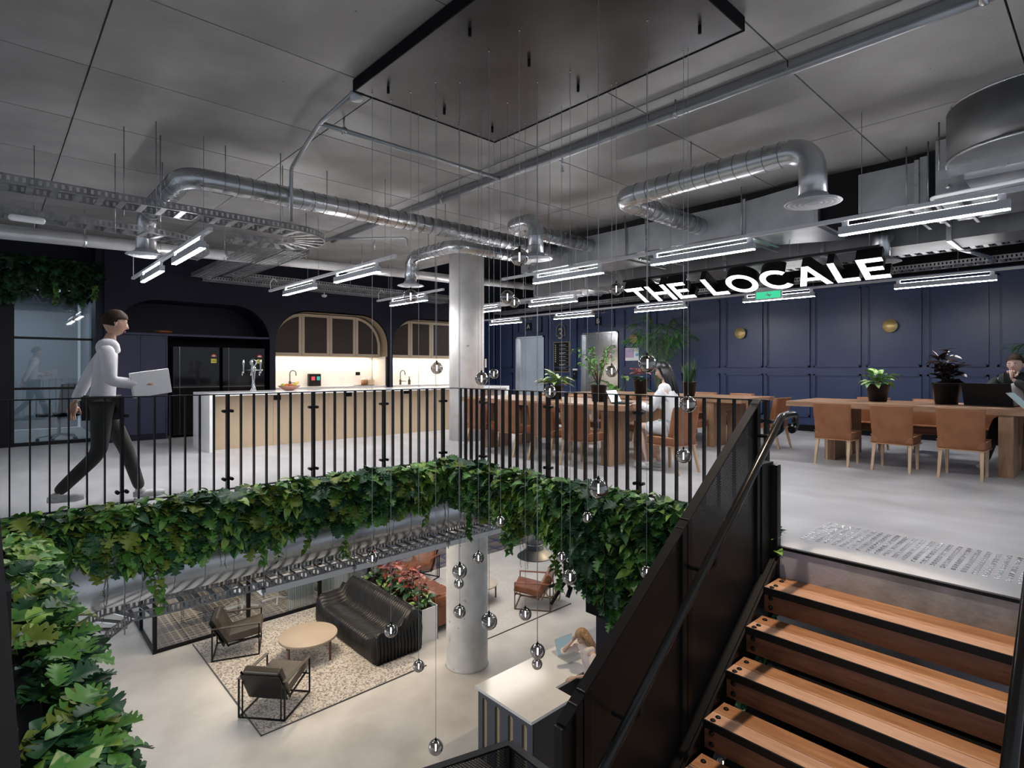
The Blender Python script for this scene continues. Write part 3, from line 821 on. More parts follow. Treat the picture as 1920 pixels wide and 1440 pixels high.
bn = thing('banana_bunch', 'yellow bananas at the right of the pink fruit bowl', 'fruit', (fx + .1, fy, IZ + .08))
for i in range(3):
    MB().tube([(fx + .04, fy - .03 + .03 * i, IZ + .09), (fx + .10, fy - .03 + .03 * i, IZ + .10), (fx + .16, fy - .02 + .02 * i, IZ + .14), (fx + .17, fy, IZ + .16)], [.012, .018, .015, .005], 8).obj('banana', mat('banana_%d' % i, (.75, .55, .06), .5), bn)

# ================================================================== DINING AREA
TZ = .825
def table(label, x0, x1, y0, y1, legs):
    t = thing('dining_table', label, 'table', ((x0 + x1) / 2, (y0 + y1) / 2, 0))
    w = (x1 - x0) / 4
    for i in range(4):
        MB().b2(x0 + w * i + .0005, x0 + w * (i + 1) - .0005, y0, y1, TZ - .075, TZ).obj('plank', M_oak, t, bevel=.0015)
    for y in legs:
        for (a, b) in ((x0 + .04, x0 + .50), (x1 - .50, x1 - .04)):
            MB().b2(a, b, y - .07, y + .07, 0, TZ - .076).obj('leg', M_oakz, t, bevel=.003)
        MB().b2(x0 + .5, x1 - .5, y - .04, y + .04, TZ - .25, TZ - .077).obj('crosspiece', M_oakx, t)
    return t
t3 = table('long oak table at right under the rubber plant, by the blue wall', 8.90, 10.20, -.35, 3.46, (2.86, .93))
t1 = table('oak table behind the balustrade with the seated woman at its end', 6.05, 7.35, 4.44, 7.85, (4.72, 7.2))
t2 = table('far oak table in line with the right table, under the snake plant', 8.90, 10.20, 4.15, 7.85, (4.72, 7.2))

def dining_chair_mb():
    t = thing('dining_chair', 'x', 'chair')
    # faces +y; rear at -y ; origin centre of seat on floor
    m = MB()
    secs = []
    n = 7
    def shell(z, yb, w, d): # horizontal section of the curved back
        out = []
        for i in range(n):
            u = -1 + 2 * i / (n - 1)
            out.append((u * w, yb + .035 * abs(u) ** 3, z))
        for i in range(n):
            u = 1 - 2 * i / (n - 1)
            out.append((u * (w - .03), yb + d + .05 * abs(u) ** 3, z))
        return out
    lv = [(.34, -.185, .225, .07), (.44, -.20, .228, .085), (.60, -.225, .235, .085), (.76, -.25, .24, .075), (.835, -.262, .24, .06)]
    vs = []; [vs.extend(shell(*l)) for l in lv]
    N2 = 2 * n; f = []
    for k in range(len(lv) - 1):
        for i in range(N2): f.append((k*N2+i, k*N2+(i+1) % N2, (k+1)*N2+(i+1) % N2, (k+1)*N2+i))
    f.append(tuple(range(N2))[::-1]); f.append(tuple((len(lv)-1)*N2 + i for i in range(N2)))
    m.add(vs, f, 0, True)
    m.obj('backrest', M_tan, t, world=False, bevel=.012)
    MB().b2(-.235, .235, -.18, .25, .34, .455).obj('seat', M_tan, t, world=False, bevel=.03, seg=3)
    # piping round the back top and seat bottom
    top = [(-.24, -.227, .838)] + [(-1 * .24 + .48 * i / 6, -.262 + .035 * abs(-1 + 2 * i / 6) ** 3, .838) for i in range(7)] + [(.24, -.227, .838)]
    pm = MB().tube(top, .005, 5)
    pm.tube([(-.24, .25, .345), (-.24, -.16, .345), (-.2, -.2, .345), (.2, -.2, .345), (.24, -.16, .345), (.24, .25, .345), (-.24, .25, .345)], .005, 5)
    pm.tube([(-.235, -.17, .452), (-.235, .235, .452), (.235, .235, .452), (.235, -.17, .452)], .005, 5)
    pm.obj('piping', M_stitch, t, world=False)
    for sx in (-1, 1):
        a = MB(); x = sx * .195
        v = [(x - .02, .19, .345), (x + .02, .19, .345), (x + .02, .23, .345), (x - .02, .23, .345), (x - .013, .195, 0), (x + .013, .195, 0), (x + .013, .222, 0), (x - .013, .222, 0)]
        fc = [(0, 1, 2, 3), (7, 6, 5, 4), (0, 4, 5, 1), (1, 5, 6, 2), (2, 6, 7, 3), (3, 7, 4, 0)]
        a.add(v, fc).obj('leg', M_legw, t, world=False)
        b = MB(); v = [(x - .02, -.17, .345), (x + .02, -.17, .345), (x + .02, -.13, .345), (x - .02, -.13, .345), (x + sx * .01 - .013, -.25, 0), (x + sx * .01 + .013, -.25, 0), (x + sx * .01 + .013, -.222, 0), (x + sx * .01 - .013, -.222, 0)]
        b.add(v, fc).obj('leg', M_legw, t, world=False)
    return t
ch0 = dining_chair_mb(); ck_kids = children(ch0)
chairs = [
 (8.66, 2.68, -90, 'tan leather dining chair with its back to us, leftmost at the right table'),
 (8.66, 1.99, -90, 'tan leather dining chair with its back to us, second from left at the right table'),
 (8.66, 1.29, -90, 'tan leather dining chair with its back to us, in front of the black rubber plant'),
 (10.42, 2.75, 90, 'tan leather chair on the wall side of the right table, leftmost'),
 (10.42, 1.98, 90, 'tan leather chair on the wall side of the right table, second from left'),
 (10.45, 1.12, 90, 'tan leather chair the man in the dark jacket sits on'),
 (10.42, .30, 90, 'tan leather chair on the wall side beyond the seated man'),
 (5.93, 4.97, -90, 'tan leather chair behind the balusters, nearest the near end of the first table'),
 (5.93, 5.58, -90, 'tan leather chair behind the balusters, second from the near end of the first table'),
 (5.93, 6.31, -90, 'tan leather chair behind the balusters, third from the near end of the first table'),
 (5.93, 7.05, -90, 'tan leather chair behind the balusters, beside the concrete column'),
 (7.55, 5.10, 90, 'tan leather chair on the far side of the first table, nearest the woman'),
 (7.55, 5.85, 90, 'tan leather chair on the far side of the first table, opposite the leafy ficus'),
 (7.55, 6.60, 90, 'tan leather chair on the far side of the first table, behind the striped-leaf plant'),
 (7.55, 7.35, 90, 'tan leather chair on the far side of the first table, farthest along'),
 (6.42, 3.88, -6, 'tan leather chair the woman in the white blazer sits on'),
 (9.62, 3.98, -4, 'tan leather chair at the end of the far table, nearest the stairs'),
 (8.66, 4.95, -90, 'tan leather chair at the front of the far table, nearest its near end'),
 (8.66, 5.70, -90, 'tan leather chair at the front of the far table, under the snake plant'),
 (8.66, 6.45, -90, 'tan leather chair at the front of the far table, third from its near end'),
 (10.42, 4.95, 90, 'tan leather chair on the wall side of the far table, nearest its near end'),
 (10.42, 5.70, 90, 'tan leather chair on the wall side of the far table, second from its near end'),
]
for i, (x, y, a, lb) in enumerate(chairs):
    if i == 0:
        ch0.location = (x, y, 0); ch0.rotation_euler = (0, 0, R(a)); ch0['label'] = lb; ch0['group'] = 'tan leather dining chairs'
    else: dup(ch0, (x, y, 0), R(a), lb, 'tan leather dining chairs', ck_kids)

# ---- plants
def blade(L, W, droop=.3, fold=.15, n=5, tip=1.0, wave=0, base=.25):
    """pointed leaf along +y from origin, drooping in -z"""
    vs = []; fs = []
    for i in range(n + 1):
        t = i / n
        w = W / 2 * math.sin(PI * min(1, (t * .86 + .07 * (1 if t > 0 else 0)) ** (base * 2 + .3))) if 0 < t < 1 else (W * .06 if t == 0 else .0008)
        y = L * t * (1 - .25 * droop * t); z = L * (.25 * t * droop - droop * t * t)
        zz = w * fold * 2
        vs += [(-w, y, z + zz + wave * math.sin(t * 14)), (0, y, z), (w, y, z + zz - wave * math.sin(t * 14))]
    for i in range(n):
        a = i * 3
        fs += [(a, a+1, a+4, a+3), (a+1, a+2, a+5, a+4)]
    return vs, fs
def lobed(L, W, k=4, droop=.3):
    vs = [(0, 0, 0)]; pts = []
    for s in (1, -1):
        side = []
        for i in range(k):
            t0 = (i + .15) / (k + .4); t1 = (i + .62) / (k + .4); t2 = (i + 1.0) / (k + .4)
            e = math.sin(PI * (t1 * .85 + .12))
            side += [(s * W * .16, t0), (s * W * .5 * e, t1 + .06), (s * W * .42 * e, t1 + .16), (s * W * .14, t2)]
        pts.append(side)
    out = [(0.0, 0.0)] + pts[0] + [(0, 1.0)] + pts[1][::-1]
    cen = []
    v = [(x, t * L, -droop * L * t * t + .12 * abs(x)) for x, t in out]
    n = len(v)
    c = [(0, L * t, -droop * L * t * t) for t in (.15, .4, .65, .9)]
    v += c; f = []
    h = len(pts[0])
    def near(t): return n + min(range(4), key=lambda q: abs((.15, .4, .65, .9)[q] - t))
    for i in range(n):
        j = (i + 1) % n; tm = (out[i][1] + out[j][1]) / 2
        f.append((i, j, near(tm)))
    for q in range(3):
        pass
    return v, f
def heart(L, W, droop=.3):
    o = [(0, .06), (.30, -.03), (.5, .12), (.48, .35), (.32, .62), (.12, .88), (0, 1)]
    o = o + [(-x, t) for x, t in o[1:-1][::-1]]
    v = [(x * W, t * L, -droop * L * t * t + .25 * abs(x) * W) for x, t in o]
    v.append((0, .45 * L, -droop * L * .2)); n = len(o)
    return v, [(i, (i + 1) % n, n) for i in range(n)]
def leaf_M(p, az, pitch, roll=0, s=1):
    return Matrix.Translation(p) @ Matrix.Rotation(az, 4, 'Z') @ Matrix.Rotation(pitch, 4, 'X') @ Matrix.Rotation(roll, 4, 'Y') @ Matrix.Scale(s, 4)

def pot(parent, x, y, z, r, h):
    MB().lathe([(r * .72, 0), (r * .98, h * .93), (r, h * .94), (r, h), (r * .92, h), (r * .90, h * .9), (.001, h * .9)], (x, y, z), 28).obj('pot', M_pot, parent)
    MB().lathe([(r * .9, h * .9), (.001, h * .92)], (x, y, z), 20).obj('soil', M_soil, parent)
def leafy(parent, mb_mesh_list, places, name='leaf'):
    """leaves as separate parts sharing mesh data; places = (index, Matrix)"""
    base = {}
    for idx, M in places:
        if idx not in base:
            o = mb_mesh_list[idx][0].obj(name, mb_mesh_list[idx][1], parent, world=False); base[idx] = o
        else:
            o = base[idx].copy(); COL.objects.link(o)
        o.matrix_local = Matrix.Translation(-parent_origin(parent)) @ M
def plant(name, label, x, y, z, r, h, cat='plant'):
    t = thing(name, label, cat, (x, y, z)); pot(t, x, y, z, r, h); return t
def bl(*a, **k):
    v, f = blade(*a, **k); return MB().add(v, f, 0, True)
rnd = random.uniform
# philodendron on right table
x, y = 9.70, 2.45
t = plant('potted_philodendron', 'bushy green philodendron in black pot, left plant on the right table', x, y, TZ, .155, .26)
P_ = []
for i in range(22):
    az = i * 2.4; pit = rnd(.1, 1.0) if i < 14 else rnd(.9, 1.3); L = rnd(.85, 1.2)
    pm = Vector((x, y, TZ + .25)); dirv = Vector((-math.sin(az) * math.cos(pit), math.cos(az) * math.cos(pit), math.sin(pit)))
    e = pm + dirv * rnd(.05, .17)
    MB().tube([pm, e], .004, 5).obj('stalk', M_stem, t)
    P_.append((0 if i % 3 else 1, leaf_M(e, az, pit - .35, rnd(-.3, .3), L)))
leafy(t, [(bl(.20, .10, .5, .2), M_pl['mid']), (bl(.20, .095, .4, .2), M_pl['vein'])], P_)
MB().tube([(x + .01, y, TZ + .25), (x - .01, y - .03, TZ + .33), (x - .0, y - .05, TZ + .42)], [.012, .012, .003], 6).obj('new_shoot', M_pl['pink'], t)
# rubber plant
x, y = 9.64, 1.62
t = plant('potted_rubber_plant', 'near-black rubber plant in black pot, right plant on the right table', x, y, TZ, .175, .30)
P_ = []
for s_, (ox, oy, hh) in enumerate(((0, 0, .48), (.08, .05, .36), (-.07, .06, .38), (.02, -.09, .30), (-.05, -.06, .22))):
    st_ = [Vector((x + ox * .4, y + oy * .4, TZ + .27)), Vector((x + ox, y + oy, TZ + .27 + hh * .6)), Vector((x + ox * 1.3, y + oy * 1.3, TZ + .27 + hh))]
    MB().tube(st_, [.008, .006, .004], 6).obj('stem', M_bark, t)
    for i in range(13):
        u = (i + 1) / 13; p = st_[0].lerp(st_[1], u / .6) if u < .6 else st_[1].lerp(st_[2], (u - .6) / .4)
        P_.append((0 if i < 12 else 1, leaf_M(p, i * 2.4 + s_, rnd(-.25, .5) + .35 * u, rnd(-.4, .4), rnd(.8, 1.15))))
leafy(t, [(bl(.19, .095, .25, .22), M_pl['maroon']), (bl(.13, .03, 0, .3), M_pl['burg'])], P_)
# dieffenbachia on table 1
x, y = 6.72, 6.20
t = plant('potted_dieffenbachia', 'dumb cane with cream-striped leaves in black pot behind the balusters', x, y, TZ, .13, .22)
P_ = [(i % 2, leaf_M(Vector((x, y, TZ + .20 + .1 * rnd(0, 1))), i * 2.4, rnd(.25, 1.25), rnd(-.2, .2), rnd(.9, 1.2))) for i in range(26)]
leafy(t, [(bl(.34, .10, .5, .2), M_pl['cream']), (bl(.30, .09, .6, .2), M_pl['vein'])], P_)
# ficus benjamina on table 1
x, y = 6.62, 5.25
t = plant('potted_ficus', 'small weeping fig with fine leaves in black pot on the first table', x, y, TZ, .125, .25)
P_ = []
for s_ in range(13):
    a = s_ * 2.4; hh = rnd(.3, .62); sp = rnd(.08, .34)
    a0 = Vector((x, y, TZ + .22)); a2 = Vector((x + math.cos(a) * sp, y + math.sin(a) * sp, TZ + .22 + hh)); a1 = a0.lerp(a2, .5) + Vector((0, 0, .08))
    a3 = a2 + Vector((math.cos(a) * .08, math.sin(a) * .08, -.05))
    MB().tube([a0, a1, a2, a3], [.006, .004, .003, .002], 5).obj('stem', M_bark, t)
    for i in range(15):
        u = .35 + .65 * i / 14
        p = a0.lerp(a1, u * 2) if u < .5 else (a1.lerp(a2, (u - .5) / .35) if u < .85 else a2.lerp(a3, (u - .85) / .15))
        P_.append((i % 2, leaf_M(p, rnd(0, 6.3), rnd(-.6, .5), rnd(-.5, .5), rnd(.8, 1.3))))
leafy(t, [(bl(.075, .032, .5, .2, n=3), M_pl['mid']), (bl(.075, .034, .4, .2, n=3), M_pl['vein'])], P_)
# poinsettia on far table
x, y = 9.42, 6.42
t = plant('potted_poinsettia', 'coral-red flowering plant in black pot on the far table', x, y, TZ, .16, .30)
P_ = [(2, leaf_M(Vector((x + rnd(-.1, .1), y + rnd(-.1, .1), TZ + .28)), i * 2.4, rnd(-.1, .7), 0, 1)) for i in range(14)]
for i in range(34):
    a = rnd(0, 6.3); r_ = rnd(.0, .15)
    P_.append((0 if i % 4 else 1, leaf_M(Vector((x + r_ * math.cos(a), y + r_ * math.sin(a), TZ + rnd(.38, .48))), rnd(0, 6.3), rnd(-.1, .5), 0, rnd(.7, 1.1))))
leafy(t, [(bl(.15, .10, .3, .15), M_pl['pink']), (bl(.15, .10, .3, .15), M_pl['red']), (bl(.16, .09, .3, .15), M_pl['dark'])], P_)
# snake plant on far table
x, y = 9.15, 5.22
t = plant('potted_snake_plant', 'upright snake plant in black pot on the far table', x, y, TZ, .13, .26)
P_ = []
for i in range(24):
    a = i * 2.4; r_ = rnd(.0, .09)
    P_.append((i % 2, leaf_M(Vector((x + r_ * math.cos(a), y + r_ * math.sin(a), TZ + .22)), a, R(90) - rnd(.02, .42), 0, rnd(.75, 1.1))))
leafy(t, [(bl(.46, .065, .12, .3), M_pl['dark']), (bl(.42, .06, .12, .3), mat('grey_green_leaf', (.06, .13, .06), .45, 0, (.13, .22, .10), 30, 2))], P_)
# kentia palm on the floor near the wall
def palm(label, x, y, H, n, spread, seed):
    random.seed(seed)
    t = thing('potted_palm', label, 'plant', (x, y, 0)); pot(t, x, y, 0, .22, .42)
    for i in range(n):
        a = i * 2.4 + .3; hh = H * rnd(.75, 1.0); sp = spread * rnd(.7, 1.1)
        p0 = Vector((x, y, .4)); p1 = Vector((x + sp * .2 * math.cos(a), y + sp * .2 * math.sin(a), hh * .75)); p2 = Vector((x + sp * .6 * math.cos(a), y + sp * .6 * math.sin(a), hh)); p3 = Vector((x + sp * math.cos(a), y + sp * math.sin(a), hh * .88))
        path = []
        for q in range(13):
            u = q / 12; path.append(p0 * (1-u)**3 + p1 * 3*u*(1-u)**2 + p2 * 3*u*u*(1-u) + p3 * u**3)
        fr = MB(); fr.tube(path, [.010 * (1 - q / 14) for q in range(13)], 5)
        for q in range(4, 13):
            for h_ in (0, .5):
                pp = path[q] if h_ == 0 else path[q].lerp(path[min(12, q+1)], .5)
                dr = (path[min(12, q+1)] - path[q-1]).normalized(); az = math.atan2(dr.y, dr.x)
                for s in (-1, 1):
                    L = .40 * math.sin(PI * min(1, (q - 2.5) / 11.5)) + .08
                    v, f = blade(L, .03, .5, .1, 3)
                    fr.add(v, f, 1, True, Matrix.Translation(pp) @ Matrix.Rotation(az - R(90) + s * R(48), 4, 'Z') @ Matrix.Rotation(rnd(-.15, .35), 4, 'X'))
        fr.obj('frond', [M_stem, M_pl['palm']], t)
    return t
palm('tall kentia palm against the blue wall behind the woman', 11.85, 7.55, 2.85, 16, .72, 3)
palm('palm at the right edge of the photo against the blue wall', 11.8, .30, 2.0, 9, .8, 5)
random.seed(11)
t = thing('potted_bird_of_paradise', 'broad-leaved plant by the right-hand lift door', 'plant', (11.9, 8.75, 0)); pot(t, 11.9, 8.75, 0, .2, .4)
P_ = []
for i in range(9):
    a = i * .72 + 2.0; hh = rnd(.7, 1.15); sp = rnd(.15, .42); e = Vector((11.9 + sp * math.cos(a), 8.75 + sp * math.sin(a), hh))
    MB().tube([(11.9, 8.75, .36), (11.9 + sp * .5 * math.cos(a), 8.75 + sp * .5 * math.sin(a), hh * .7), e], .009, 6).obj('stalk', M_stem, t)
    P_.append((i % 2, leaf_M(e, a - R(90), R(35), rnd(-.4, .4), 1)))
leafy(t, [(bl(.55, .19, .8, .12, 6), M_pl['mid']), (bl(.5, .17, .9, .12, 6), M_pl['vein'])], P_)

# ---- laptops, tablet, poster, discs, signs
def laptop(label, x, y, z, rz, w=.33, d=.23, open_=105, mb=M_alu, screen=M_screen, name='laptop'):
    t = thing(name, label, 'laptop', (x, y, z), R(rz))
    MB().b2(-w/2, w/2, -d/2, d/2, 0, .014).obj('base', mb, t, world=False, bevel=.003)
    km = MB()
    for i in range(13):
        for j in range(5):
            km.b2(-w*.43 + i * w*.066, -w*.43 + i * w*.066 + w*.056, -.02 + j * .022, -.002 + j * .022, .014, .0155)
    km.obj('keyboard', M_keys if mb is M_alu else M_black, t, world=False)
    M = Matrix.Translation((0, d/2, .012)) @ Matrix.Rotation(R(90 - (open_ - 90) if False else 180 - open_ ), 4, 'X')
    # lid hinged at the back edge, leaning back
    lm = MB().b2(-w/2, w/2, 0, .008, 0, d, M=Matrix.Translation((0, d/2, .012)) @ Matrix.Rotation(R(-(open_ - 90)), 4, 'X'))
    l = lm.obj('lid', mb, t, world=False)
    MB().b2(-w/2 + .008, w/2 - .008, -.0012, 0, .012, d - .008, M=Matrix.Translation((0, d/2, .012)) @ Matrix.Rotation(R(-(open_ - 90)), 4, 'X')).obj('screen', screen, l, world=False)
    return t
laptop('large black laptop seen from behind on the right table, in front of the man', 9.65, 1.13, TZ, 90 - 12, .52, .30, 108, M_black, M_black)
laptop('slim silver laptop open sideways on the near edge of the right table', 9.10, .62, TZ, -5, .36, .25, 132, M_alu, M_screen)
laptop('white-screened tablet with black keyboard cover in front of the woman', 6.50, 4.72, TZ, 8, .30, .20, 118, M_black, M_screenw, 'tablet')
po = thing('wall_poster', 'small white poster with lilac square on the blue wall by the palm', 'poster', (WX, 8.95, 1.72))
p_a = at(1171, 653, x=WX); p_b = at(1198, 676, x=WX)
MB().b2(WX - .012, WX - .002, p_b.y, p_a.y, p_b.z, p_a.z).obj('sheet', M_paper, po)
dy = p_a.y - p_b.y; dz = p_a.z - p_b.z
MB().b2(WX - .014, WX - .012, p_a.y - dy * .68, p_a.y - dy * .05, p_b.z + dz * .24, p_a.z - dz * .06).obj('print', mat('lilac_print', (.50, .38, .55), .7), po)
MB().b2(WX - .014, WX - .012, p_b.y + dy * .03, p_b.y + dy * .22, p_b.z + dz * .36, p_b.z + dz * .56).obj('print', mat('blue_print', (.15, .45, .75), .7), po)
MB().b2(WX - .0155, WX - .014, p_a.y - dy * .46, p_a.y - dy * .30, p_b.z + dz * .70, p_b.z + dz * .76).obj('print', mat('green_print', (.05, .40, .20), .7), po)
for px, py, r_, lb in ((1388, 625, .125, 'brushed brass disc wall light, middle of three on the blue wall'), (1669, 611, .125, 'brushed brass disc wall light above the right table'), (1188, 635, .125, 'brushed brass disc wall light partly behind the palm')):
    p = at(px, py, x=WX - .05)
    t = thing('disc_wall_light', lb, 'wall light', (WX, p.y, p.z))
    Mx = Matrix.Translation((WX - .06, p.y, p.z)) @ Matrix.Rotation(R(90), 4, 'Y')
    MB().lathe([(r_, 0), (r_, .008), (.001, .008)], n=40, M=Matrix.Translation((WX - .065, p.y, p.z)) @ Matrix.Rotation(R(90), 4, 'Y')).obj('disc', M_brass, t)
    MB().lathe([(.05, 0), (.05, .055)], n=20, M=Matrix.Translation((WX - .057, p.y, p.z)) @ Matrix.Rotation(R(90), 4, 'Y')).obj('backplate', M_brass, t)
def text_part(s, parent, loc, size, m, rot, name='lettering', ext=.002):
    c = bpy.data.curves.new(name, 'FONT'); c.body = s; c.size = size; c.extrude = ext; c.align_x = 'CENTER'; c.align_y = 'CENTER'
    c.materials.append(m)
    o = bpy.data.objects.new(name, c); COL.objects.link(o)
    if parent: o.parent = parent; o.location = Vector(loc) - parent_origin(parent)
    else: o.location = loc
    o.rotation_euler = rot
    bpy.context.view_layer.update()
    me = bpy.data.meshes.new_from_object(o.evaluated_get(bpy.context.evaluated_depsgraph_get()))
    r = bpy.data.objects.new(name, me); COL.objects.link(r); r.parent = o.parent; r.location = o.location; r.rotation_euler = rot
    bpy.data.objects.remove(o, do_unlink=True); r.name = name
    return r
WROT = (R(90), 0, R(-90))
for px, py, s, lb in ((991.5, 612.5, 'A', 'small black square sign with white letter A above the left lift'), (1122, 602, 'B', 'small black square sign with white letter B above the right lift')):
    p = at(px, py, x=WX - .01); t = thing('lift_sign', lb, 'sign', (WX, p.y, p.z))
    MB().b2(WX - .03, WX - .005, p.y - .105, p.y + .105, p.z - .12, p.z + .12).obj('plate', M_black, t)
    text_part(s, t, (WX - .033, p.y, p.z - .005), .20, M_white, WROT)
for px, py, s, lb in ((990, 597, 'G - L6', 'brass lettering G - L6 above the left lift'), (1123, 585, 'B3 - L6', 'brass lettering B3 - L6 above the right lift')):
    p = at(px, py, x=WX - .03)
    o = text_part(s, None, p, .15, M_brassd, WROT, 'floor_lettering'); tag(o, lb, 'sign')
p = at(1051.5, 623, x=WX - .02); t = thing('level_sign', 'brass numeral 3 in an open arch between the lifts', 'sign', (WX, p.y, p.z))
text_part('3', t, (WX - .03, p.y, p.z - .06), .46, M_brassd, WROT, 'numeral', .006)
aw, ah = .17, .42
ap = [(WX - .03, p.y + aw, p.z - .10)] + [(WX - .03, p.y + aw * math.cos(a), p.z + .08 + aw * math.sin(a)) for a in [PI * i / 12 for i in range(13)]] + [(WX - .03, p.y - aw, p.z - .10)]
MB().tube([ap[0]] + ap[1:], .010, 6).tube([(WX - .03, p.y + aw + .012, p.z - .10), (WX - .03, p.y + .10, p.z - .10)], .010, 6).tube([(WX - .03, p.y - aw - .012, p.z - .10), (WX - .03, p.y - .10, p.z - .10)], .010, 6).obj('arch_outline', M_brassd, t)
pa = at(1039, 642, x=WX - .02); pb = at(1067, 698, x=WX - .02)
t = thing('directory_board', 'tall black directory board with brass frame between the lifts', 'sign', (WX, (pa.y + pb.y) / 2, 1.7))
z0, z1, y0, y1 = 1.24, 2.12, pb.y, pa.y
MB().b2(WX - .03, WX - .004, y0, y1, z0, z1).obj('board', M_black, t)
fm = MB(); fw = .012
fm.b2(WX - .036, WX - .004, y0 - fw, y0, z0 - fw, z1 + fw).b2(WX - .036, WX - .004, y1, y1 + fw, z0 - fw, z1 + fw).b2(WX - .036, WX - .004, y0, y1, z1, z1 + fw).b2(WX - .036, WX - .004, y0, y1, z0 - fw, z0).obj('frame', M_brassd, t)
lm = MB(); ym = y1 - (y1 - y0) * .36
for i in range(7):
    zz = z1 - .09 - i * .115
    lm.b2(WX - .032, WX - .03, ym - .26, ym, zz, zz + .014)
    lm.b2(WX - .032, WX - .03, y0 + .02, ym, zz - .045, zz - .041)
    lm.b2(WX - .032, WX - .03, ym - .18, ym, zz - .025, zz - .015) if i in (2, 5) else None
for i in range(9):
    zz = z1 - .08 - i * .062
    lm.b2(WX - .032, WX - .03, y1 - .085, y1 - .05, zz - .018, zz + .018)
lm.obj('print', mat('off_white_print', (.55, .54, .5), .6), t)
p = at(1078, 702, x=WX - .02); t = thing('lift_call_panel', 'black lift call panel with white top on the blue wall', 'panel', (WX, p.y, p.z))
MB().b2(WX - .05, WX - .003, p.y - .07, p.y + .07, p.z - .14, p.z + .12).obj('plate', M_black, t, bevel=.01)
MB().b2(WX - .03, WX - .003, p.y - .08, p.y + .08, p.z + .12, p.z + .17).obj('card_reader', M_white, t)
MB().lathe([(.02, 0), (.02, .004), (.001, .004)], n=14, M=Matrix.Translation((WX - .05, p.y, p.z + .02)) @ Matrix.Rotation(R(-90), 4, 'Y')).obj('button', M_steel, t)
# green exit sign
p = at(1441, 550, x=9.6); ex = thing('exit_sign', 'green and white exit sign hanging behind the illuminated letters', 'sign', p)
MB().b2(p.x - .015, p.x + .015, p.y - .22, p.y + .22, p.z - .10, p.z + .10).obj('box', M_white, ex)
gm = mat('exit_green', (.02, .45, .22), .5, emis=(.05, .6, .3), estr=1.0)
MB().b2(p.x - .017, p.x - .015, p.y - .20, p.y + .20, p.z - .085, p.z + .03).obj('face', gm, ex)
MB().bar((p.x - .019, p.y + .05, p.z - .03), (p.x - .019, p.y - .06, p.z - .03), .002, .012).bar((p.x - .019, p.y + .02, p.z + .01), (p.x - .019, p.y - .03, p.z - .06), .002, .016).obj('pictogram', M_white, ex)
MB().tube([(p.x, p.y + .15, p.z + .1), (p.x, p.y + .15, 4.1)], .003, 5).tube([(p.x, p.y - .15, p.z + .1), (p.x, p.y - .15, 4.1)], .003, 5).obj('hanger', M_tray, ex)

# ================================================================== CEILING SERVICES
def cz(x): return CZ if x < 4.4 else (CZ - .05 if x < 7.2 else 4.1)
M_unit = mat('dull_zinc_sheet', (.13, .135, .14), .45, .6, (.19, .195, .20), 2.5, 4)
def bezier_corner(pts, rad, n=6):
    """polyline with rounded corners"""
    P = [Vector(p) for p in pts]; out = [P[0]]
    for i in range(1, len(P) - 1):
        a = (P[i-1] - P[i]).normalized(); b = (P[i+1] - P[i]).normalized()
        s = P[i] + a * rad; e = P[i] + b * rad
        for q in range(n + 1):
            u = q / n; out.append(s * (1-u)**2 + P[i] * 2*u*(1-u) + e * u*u)
    out.append(P[-1]); return out
def seams(path, r, pitch=.135, skip=None):
    m = MB(); L = 0; nxt = pitch
    for i in range(len(path) - 1):
        a, b = path[i], path[i+1]; d = (b - a); l = d.length
        if l < .3: L += l; nxt = max(nxt, L + .03); continue
        dn = d.normalized()
        while nxt < L + l:
            p = a + dn * (nxt - L)
            m.tube([p - dn * .0035, p, p + dn * .0035], [r * 1.002, r + .006, r * 1.002], 18, caps=False)
            nxt += pitch
        L += l
    return m
def duct(label, pts, r=.11, rad=.24, term=None, hang=(), group=None):
    path = bezier_corner(pts, rad, 7)
    t = thing('spiral_duct', label, 'duct', pts[0], group=group)
    MB().tube(path, r, 22, caps=True).obj('pipe', M_galv, t)
    seams(path, r).obj('seam', M_unit, t)
    if term == 'diffuser':
        e = path[-1]
        MB().lathe([(r + .005, .06), (r + .02, .03), (.21, .0), (.222, -.01), (.205, -.012)], e, 36).obj('diffuser_cone', M_fix, t)
        for q in (.17, .13, .09, .05):
            MB().lathe([(q, -.004), (q + .022, -.016), (q + .018, -.02), (q - .004, -.008)], e, 32).obj('diffuser_ring', M_fixw, t)
        MB().lathe([(.20, .0), (.001, .0)], e, 30).obj('diffuser_throat', M_blackm, t)
    for p in hang:
        MB().tube([(p[0], p[1], p[2]), (p[0], p[1], cz(p[0]))], .005, 6).obj('hanger', M_tray, t)
    return t
DZ = 3.19
duct('galvanised spiral duct rising over the sign and dropping to the round diffuser above the stairs', [(6.9, 3.78, DZ), (5.12, 3.78, DZ), (5.12, 1.77, DZ), (5.12, 1.77, 2.72)], term='diffuser', hang=((5.12, 2.9, 3.3), (6.0, 3.78, 3.3)))
duct('long galvanised spiral duct crossing the ceiling above the kitchen, ending in a diffuser at left', [(6.9, 6.3, 3.24), (1.43, 6.3, 3.22), (1.43, 8.17, 3.20), (1.43, 8.17, 2.72)], term='diffuser', hang=((1.8, 6.3, 3.33), (2.9, 6.3, 3.33), (4.6, 6.3, 3.33), (1.43, 7.3, 3.3)))
duct('galvanised spiral duct looping over the column to the diffuser before the kitchen', [(6.9, 6.85, DZ), (5.21, 6.85, DZ), (5.21, 8.12, DZ), (5.21, 8.12, 2.72)], r=.10, term='diffuser', hang=((5.21, 7.6, 3.28),))
